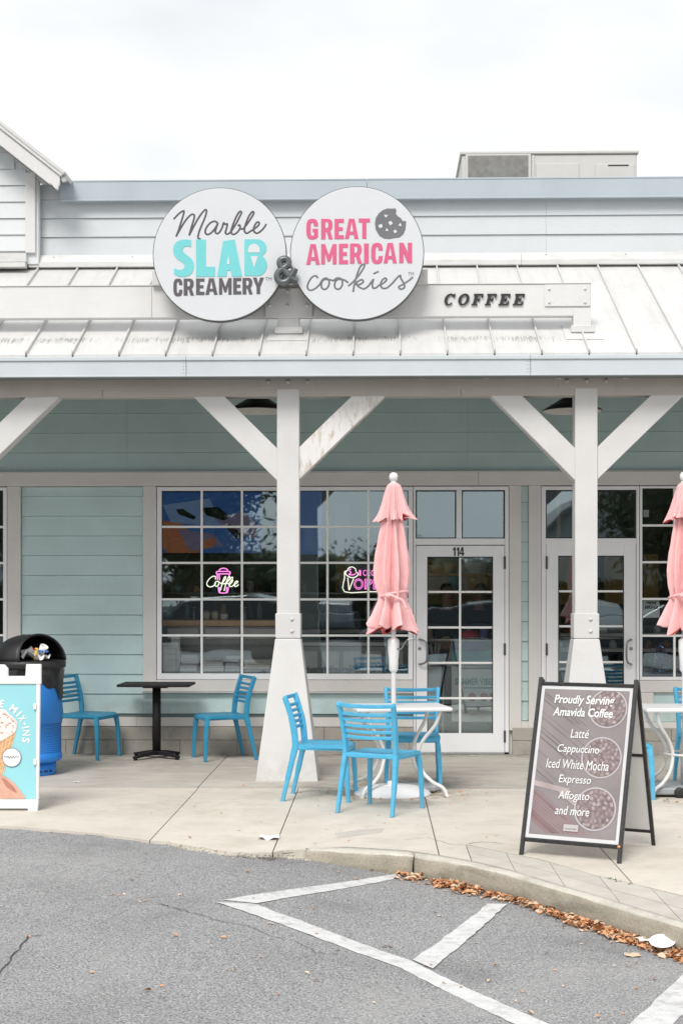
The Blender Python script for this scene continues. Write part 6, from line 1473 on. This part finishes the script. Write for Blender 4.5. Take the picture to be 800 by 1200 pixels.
# back bar seen through the door
bb = thing('back_bar', 'ochre lit back bar with boxes seen through the top door panes', 'shelf', (X(540, 16.6), 16.6, 0))
for z in (Z(694, 16.6), Z(672, 16.6)): box('shelf_board', 'wood_tan', bb, X(500, 16.6), X(582, 16.6), 16.55, 16.9, z - .03, z)
for px, py, w, h, m_ in ((507, 694, .10, .28, 'jar_glassy'), (518, 694, .13, .22, 'jar_glassy'), (530, 694, .11, .24, 'mint_cup'), (548, 694, .12, .3, 'paper_grey'), (563, 694, .22, .2, 'wood_tan'), (513, 672, .13, .12, 'ochre_wall'), (524, 672, .1, .14, 'wood_tan'), (557, 672, .17, .16, 'paper')):
    p = at(px, py, 16.6); thing1(MB().lathe([(0, 0), (w * .8, 0), (w, h * .8), (w * .7, h), (0, h)], (p.x, 16.68, p.z + .002), 10, smooth=False), 'storage_tub', m_, 'dim round tub on the ochre back bar shelves behind the numbered door', 'tub', 'tubs on the back bar shelves')
# things standing on the sill shelf of the first window
sl_ = thing('sill_shelf', 'low steel shelf inside the first window carrying paper stacks', 'shelf', (X(258, 15.05), 15.05, 0)); box('shelf_board', 'stainless', sl_, X(188, 15.05), X(330, 15.05), 14.95, 15.25, Z(787, 15.05) - .02, Z(787, 15.05)); box('shelf_body', 'stainless', sl_, X(190, 15.05), X(328, 15.05), 15.0, 15.2, 0, Z(787, 15.05) - .021)
zz = Z(787, 15.05) + .001
for a_, b_, h_, m_, l_ in ((190, 210, .30, 'panel_pale', 'tall pale folded paper bag on the sill shelf, nearest the wall trim'), (212, 232, .17, 'paper_grey', 'grey white stack of napkins on the sill shelf beside the tall paper bag'), (238, 262, .10, 'panel_pale', 'low pale stack of trays on the sill shelf under the lit cup sign'), (264, 281, .16, 'paper_grey', 'grey white carton on the sill shelf in the middle of the first window'), (286, 318, .12, 'panel_pale', 'wide pale carton on the sill shelf beside the porch pier')):
    m = MB(); n_ = 5
    for i in range(n_): o_ = rnd.uniform(-.012, .012); m.box(X(a_, 15.05) + o_, X(b_, 15.05) + o_, 15.0 + o_, 15.18 + o_, zz + h_ * i / n_ + .0005, zz + h_ * (i + 1) / n_ - .001)
    thing1(m, 'paper_stack', m_, l_, 'paper stack', 'paper stacks in the first window', bevel=.002)
# second doorway and far window
PB = 15.3
hr = thing('hiring_notice', 'small grey paper notice in the far window beside the second umbrella', 'notice', at(762, 724, WY + .06))
HYY = WY + .07
MB().extrude([at(a, b, HYY) for a, b in ((753, 724), (772.5, 724), (772.5, 703.5), (753, 703.5))], (0, .002, 0)).build('paper', 'poster_pale', hr)
ptext("WE'RE", 757, 705, 769, 708.4, HYY - .001, 'number_black', hr, bold=.04); ptext('HIRING!', 755.5, 709.5, 770.5, 714, HYY - .001, 'number_black', hr, bold=.04)
st = thing('window_sticker', 'tiny pale square sticker high in the far window', 'sticker', at(757, 605, HYY)); MB().extrude([at(a, b, HYY) for a, b in ((753.5, 606), (760, 606), (760, 597.5), (753.5, 597.5))], (0, .002, 0)).build('paper', 'poster_pale', st)
ct3 = thing('sales_counter', 'white shelved sales counter behind the second doorway and far window', 'counter', (X(720, 16.4), 16.4, 0))
for pyy in (742, 760, 782): box('shelf', 'panel_pale', ct3, X(640, 16.4), X(830, 16.4), 16.4, 16.8, Z(pyy + 4, 16.4), Z(pyy, 16.4), bevel=.004)
box('case_back', 'dark_cloth', ct3, X(640, 16.4), X(830, 16.4), 16.8, 16.85, 0, Z(742, 16.4))
for i in range(16):
    px = 645 + i * 10.5; pyy = (742, 760)[i % 2]; p = at(px, pyy, 16.5); thing1(MB().lathe([(0, 0), (.04, 0), (.045, .05), (.02, .09), (0, .09)], (p.x, 16.55, p.z + .001), 10), 'display_treat', rs.choice(('paper_grey', 'cookie', 'mint_cup', 'cream', 'dark_cloth')), 'small treat on the white shelved counter behind the second doorway', 'treat', 'treats on the white shelved counter')
# tinsel along the window sills: countless strands
def tinsel(name, label, pts, n, r, mats, seed, cat='tinsel'):
    m = MB(); q = random.Random(seed)
    for i in range(n):
        a, b, rr_ = q.choice(pts); p = at(a + q.gauss(0, rr_), b + q.gauss(0, rr_ * .55), WY + .12 + q.uniform(-.02, .03)); d = Vector((q.gauss(0, 1), q.gauss(0, 1), q.gauss(0, 1))).normalized() * r; e = Vector((q.gauss(0, 1), q.gauss(0, 1), q.gauss(0, 1))).normalized() * r * .3
        m.mi = q.randrange(len(mats)); m.tri(p, p + d + e, p + d - e)
    o = m.build(name, mats); props(o, label, cat); return o
tinsel('tinsel_garland', 'dark and silver tinsel garland along the sill of the window left of the numbered door', [(345 + i * 4.8, 786 - 1.2 * math.sin(i), 3) for i in range(15)], 1500, .02, ['tinsel_dark', 'tinsel_silver', 'tinsel_dark', 'tinsel_dark'], 1)
tinsel('tinsel_garland', 'blue tinsel garland in the sill corner behind the umbrella pole', [(415 + i * 4.4, 784 - 1.5 * math.sin(i * 1.3), 3) for i in range(15)], 1500, .02, ['tinsel_blue', 'tinsel_dark', 'tinsel_silver'], 2)
tinsel('tinsel_tree', 'small blue and red tinsel decoration on the far window sill', [(773, 762, 2.5), (773, 768, 4), (771, 774, 6), (776, 774, 6), (766, 779, 6), (782, 779, 6), (773, 756, 1.5), (773, 784, 7)], 1500, .018, ['tinsel_blue', 'tinsel_dark', 'tinsel_silver', 'tinsel_red', 'tinsel_blue'], 3, 'decoration')
# ------------------------------------------------------------------ two members of staff behind the door display
def person(x, y, rz_, label, hair_m, seed):
    t = thing('person', label, 'person', (x, y, 0), rz_)
    def skin(name, pts, edges, m_, root=0, sub=2):
        me = bpy.data.meshes.new(name); me.from_pydata([p[:3] for p in pts], edges, []); me.materials.append(MATS[m_]); o = add(bpy.data.objects.new(name, me)); o.parent = t
        md = o.modifiers.new('skin', 'SKIN'); 
        for v, p in zip(me.skin_vertices[0].data, pts): v.radius = (p[3], p[4] if len(p) > 4 else p[3]); v.use_root = False
        me.skin_vertices[0].data[root].use_root = True; md.use_smooth_shade = True
        s_ = o.modifiers.new('sub', 'SUBSURF'); s_.levels = sub; s_.render_levels = sub; return o
    P = [(0, 0, .94, .14, .10), (0, 0, 1.12, .125, .09), (0, -.01, 1.32, .15, .10), (0, 0, 1.44, .08, .07), (0, 0, 1.50, .052, .052), (0, -.012, 1.57, .072, .078), (0, -.012, 1.66, .078, .088), (0, -.01, 1.72, .055, .06)]
    E = [(i, i + 1) for i in range(7)]
    def limb(start, pts):
        k = start
        for p in pts: P.append(p); E.append((k, len(P) - 1)); k = len(P) - 1
        return k
    for s in (-1, 1):
        h = limb(2, [(s * .17, 0, 1.39, .055), (s * .23, -.04, 1.22, .045), (s * .24, -.10, 1.12, .038), (s * .20, -.25, 1.08, .03), (s * .17, -.34, 1.08, .022), (s * .165, -.39, 1.075, .030, .014)])
        for f in range(4): limb(h, [(s * .165 + (f - 1.5) * .019, -.43, 1.078, .009), (s * .165 + (f - 1.5) * .021, -.455 - .006 * (f in (1, 2)), 1.07, .008), (s * .165 + (f - 1.5) * .021, -.475 - .008 * (f in (1, 2)), 1.055, .007)])
        limb(h, [(s * .165 - s * .035, -.40, 1.07, .010), (s * .165 - s * .045, -.425, 1.06, .008)])
        limb(0, [(s * .09, 0, .86, .085), (s * .10, -.01, .50, .06), (s * .10, .01, .26, .05), (s * .10, .02, .09, .036), (s * .105, -.12, .03, .034)])
    skin('body', P, E, 'skin')
    Q_ = [(0, 0, .90, .155, .115), (0, 0, 1.12, .14, .105), (0, -.01, 1.32, .165, .115), (0, 0, 1.43, .10, .085), (-.175, 0, 1.39, .065), (-.235, -.045, 1.20, .058), (.175, 0, 1.39, .065), (.235, -.045, 1.20, .058)]
    skin('shirt', Q_, [(0, 1), (1, 2), (2, 3), (2, 4), (4, 5), (2, 6), (6, 7)], 'dark_cloth')
    skin('trousers', [(0, 0, .92, .15, .115), (-.09, 0, .84, .098), (-.10, -.01, .5, .075), (-.10, .02, .09, .06), (.09, 0, .84, .098), (.10, -.01, .5, .075), (.10, .02, .09, .06)], [(0, 1), (1, 2), (2, 3), (0, 4), (4, 5), (5, 6)], 'dark_cloth')
    skin('hair', [(0, .03, 1.60, .06, .05), (0, .028, 1.68, .082, .08), (0, .01, 1.745, .06, .07)], [(0, 1), (1, 2)], hair_m)
    for s in (-1, 1): MB().lathe([(.009, 0), (.006, .004), (0, .005)], (s * .03, -.088, 1.645), 8, ax=(0, -1, 0)).build('eye', 'hair', t, local=True)
    MB().tube([(0, -.085, 1.645), (0, -.112, 1.61), (0, -.095, 1.60)], [.008, .014, .01], n=8).build('nose', 'skin', t, local=True); MB().tube([(-.022, -.088, 1.575), (0, -.096, 1.573), (.022, -.088, 1.575)], .006, n=6).build('mouth', 'red_cloth', t, local=True)
    for s in (-1, 1): MB().tube([(s * .078, 0, 1.66), (s * .084, .006, 1.64), (s * .078, 0, 1.61)], .011, n=8).build('ear', 'skin', t, local=True)
person(X(524, 16.15), 16.15, .3, 'staff member in black shirt standing on the handle side behind the glass door', 'hair', 1)
person(X(562, 16.2), 16.2, -.5, 'staff member in black shirt standing on the hinge side behind the glass door', 'hair', 2)
# ------------------------------------------------------------------ what stands across the lot (seen in the glass; hedge and black cars added)
def tree(x, y, h, rad, n, label, seed, group='trees across the parking lot', zc=.62):
    t = thing('shade_tree', label, 'tree', (x, y, 0), group=group); q = random.Random(seed); T = MB(); zb = rz(x, y) - .05
    T.tube([(x, y, zb), (x + .1, y, h * .2), (x - .05, y + .1, h * .45), (x, y, h * .75)], [.045 * h * .6, .03 * h * .6, .022 * h * .6, .008 * h * .6], n=9); cl = []
    for k in range(9):
        a = q.uniform(0, 6.28); r0 = rad * q.uniform(.35, .75); e = Vector((x + r0 * math.cos(a), y + r0 * math.sin(a), h * q.uniform(.42, .85))); s = Vector((x, y, h * q.uniform(.25, .5)))
        T.tube([s, s.lerp(e, .5) + Vector((0, 0, .2)), e], [.018 * h * .6, .011 * h * .6, .004 * h * .6], n=6); cl.append(e)
    T.build('trunk', 'bark', t); cl.append(Vector((x, y, h * .88))); m = MB()
    for c in cl:   # dense heart of each clump
        R_ = rad * .30; m.lathe([(R_ * math.sin(w), -R_ * .8 * math.cos(w)) for w in (.01, .5, 1, 1.57, 2.1, 2.6, 3.13)], c, 9, smooth=False)
    for i in range(n):
        c = q.choice(cl); R_ = rad * .42; p = c + Vector((q.gauss(0, 1) * R_ * .6, q.gauss(0, 1) * R_ * .6, q.gauss(0, 1) * R_ * .45))
        d = Vector((q.gauss(0, 1), q.gauss(0, 1), q.gauss(0, 1))).normalized() * q.uniform(.14, .3); e = Vector((q.gauss(0, 1), q.gauss(0, 1), q.gauss(0, 1))).normalized() * .08
        m.quad(p - d, p + e, p + d, p - e)
    m.build('crown', 'foliage', t)
tree(-7.0, -24, 8.6, 4.2, 15000, 'dense dark shade tree across the lot, reflected in the first window', 1)
tree(-14, -26, 8.5, 4.2, 9000, 'tall dark shade tree across the lot behind the white parked car', 2)
tree(12.2, -26, 8.0, 3.6, 11000, 'round dark shade tree across the lot, reflected in the far window', 3)
tree(19, -27, 8.5, 4, 7000, 'wide dark shade tree beside the far gabled building', 4)
for i, (x, y, h) in enumerate(((-26, -62, 6.0), (-18, -66, 5.2), (-10, -70, 5.6), (-3, -68, 5.0), (3, -72, 5.4), (9, -70, 4.6), (16, -74, 5.6), (24, -72, 6.2), (33, -76, 6.4))):
    tree(x, y, h * .78, 4.6, 2600, 'low tree in the far tree line beyond the parking lot', 20 + i, 'far tree line')
def gabled(x0, x1, y, ze, zr, label):
    t = thing('gabled_building', label, 'building', ((x0 + x1) / 2, y, 0)); xm = (x0 + x1) / 2; d = -10
    MB().extrude([(x0, y, -.2), (x0, y, ze), (xm, y, zr), (x1, y, ze), (x1, y, -.2)], (0, d, 0)).build('wall', 'far_wall', t)
    for a, b in ((x0 - .6, x0), (x1 + .6, x1)):
        MB().extrude([(a, y + .5, ze - .42), (a, y + .5, ze - .2), (xm, y + .5, zr + .2), (xm, y + .5, zr)], (0, d - 1, 0)).build('roof', 'far_roof', t)
    k = int((x1 - x0) / 2)
    for i in range(k):
        w = x0 + 1 + i * 2; f = box('window', 'white_paint', t, w - .6, w + .6, y - .02, y + .06, .9, 2.3); box('pane', 'car_glass', f, w - .52, w + .52, y + .055, y + .065, .98, 2.22, bevel=0)
gabled(6.0, 17.0, -34, 3.6, 7.6, 'pale gabled building across the parking lot'); gabled(-34, -14, -52, 3.4, 6.6, 'long pale gabled building far across the parking lot')
def car(x, y, rz_, m_, label):
    t = thing('parked_car', label, 'car', (x, y, road_z(x)), rz_, group='cars parked across the lot')
    prof = [(-2.2, .35), (-2.25, .75), (-2.1, .98), (-1.2, 1.08), (1.7, 1.10), (2.15, 1.0), (2.25, .6), (2.2, .35)]
    MB().extrude([(a, -.88, b) for a, b in prof], (0, 1.76, 0)).build('body', m_, t, bevel=.09, local=True, seg=3)
    cab = [(-1.35, 1.06), (-.55, 1.56), (.9, 1.62), (1.75, 1.45), (1.95, 1.06)]
    m = MB(); n = len(cab); i0 = len(m.v); m.v += [(a, -.80 if b < 1.2 else -.66, b) for a, b in cab] + [(a, .80 if b < 1.2 else .66, b) for a, b in cab]
    for k in range(n): m.face((k, (k + 1) % n, n + (k + 1) % n, n + k)[::-1])
    m.face(range(n)); m.face(range(2 * n - 1, n - 1, -1)); m.build('cabin', m_, t, bevel=.05, local=True, seg=2)
    for s in (-1, 1):
        for q in ([(-1.1, 1.10), (-.5, 1.50), (.05, 1.53), (.05, 1.10)], [(.15, 1.10), (.15, 1.53), (.9, 1.55), (1.0, 1.10)], [(1.1, 1.10), (1.0, 1.53), (1.6, 1.42), (1.75, 1.10)]):
            P = [(a, s * (.80 - (b - 1.06) / .5 * .14 + .012), b) for a, b in q]; MB().extrude(P, (0, s * .01, 0)).build('side_window', 'car_glass', t, local=True)
        for wx in (-1.4, 1.4):
            w = MB().lathe([(.2, -.1), (.32, -.1), (.345, -.07), (.345, .07), (.32, .1), (.2, .1)], (wx, s * .82, .345), 26, ax=(0, s, 0)).build('wheel', 'tyre', t, local=True); MB().lathe([(.21, .06), (.16, .08), (.05, .07), (0, .09)], (wx, s * .82, .345), 20, ax=(0, s, 0)).build('rim', 'rim', w, local=True)
    MB().extrude([(-1.30, -.62, 1.11), (-1.30, .62, 1.11), (-.62, .55, 1.53), (-.62, -.55, 1.53)], (-.02, 0, .02)).build('windscreen', 'car_glass', t, local=True)
    for s in (-1, 1): MB().extrude([(-2.245, s * .45, .72), (-2.245, s * .8, .74), (-2.2, s * .8, .88), (-2.2, s * .45, .86)], (-.02, 0, 0)).build('headlight', 'lamp_lens', t, local=True)
for px_, m_, l_, k_ in ((214, 'car_white', 'white car parked nose in across the lot, reflected in the first window', 1), (308, 'car_white', 'second white car parked across the lot, reflected beside the porch pier', -1), (395, 'car_grey', 'grey car parked nose in across the lot behind the camera', 1), (560, 'car_grey', 'grey car parked across the lot, reflected in the numbered door', -1), (700, 'car_white', 'white car parked across the lot, reflected in the second doorway', 1)):
    car((px_ - 440) / FPX * 55, -26, R(90 + 4 * k_), m_, l_)
for x_, l_ in ((-3.9, 'added near black car beside the camera, there to darken the window reflections'), (1.9, 'added near black car behind the camera, there to darken the window reflections'), (7.4, 'added near black car furthest along the lot, there to darken the window reflections')):
    car(x_, -5.6, R(2), 'car_black', l_)  # unseen black cars, put in to darken what the windows reflect
h = thing('added_hedge', 'long dark hedge added behind the cars to darken the window reflections', 'hedge', (0, -31, 0)); q = random.Random(77); m = MB()  # unseen hedge, put in so the panes reflect something dark
m.box(-24, 24, -32, -30.6, -.1, 2.0)
for i in range(16000):
    p = Vector((q.uniform(-24.2, 24.2), q.choice((-30.5, -30.5, -31.3)) + q.gauss(0, .12), 2.05 + q.gauss(0, .1))); 
    if q.random() < .75: p = Vector((p.x, -30.5 + q.gauss(0, .1), q.uniform(.0, 2.15)))
    d = Vector((q.gauss(0, 1), q.gauss(0, 1), q.gauss(0, 1))).normalized() * .14; e = Vector((q.gauss(0, 1), q.gauss(0, 1), q.gauss(0, 1))).normalized() * .07; m.quad(p - d, p + e, p + d, p - e)
m.build('leaves', 'foliage', h)
bpy.context.view_layer.update()
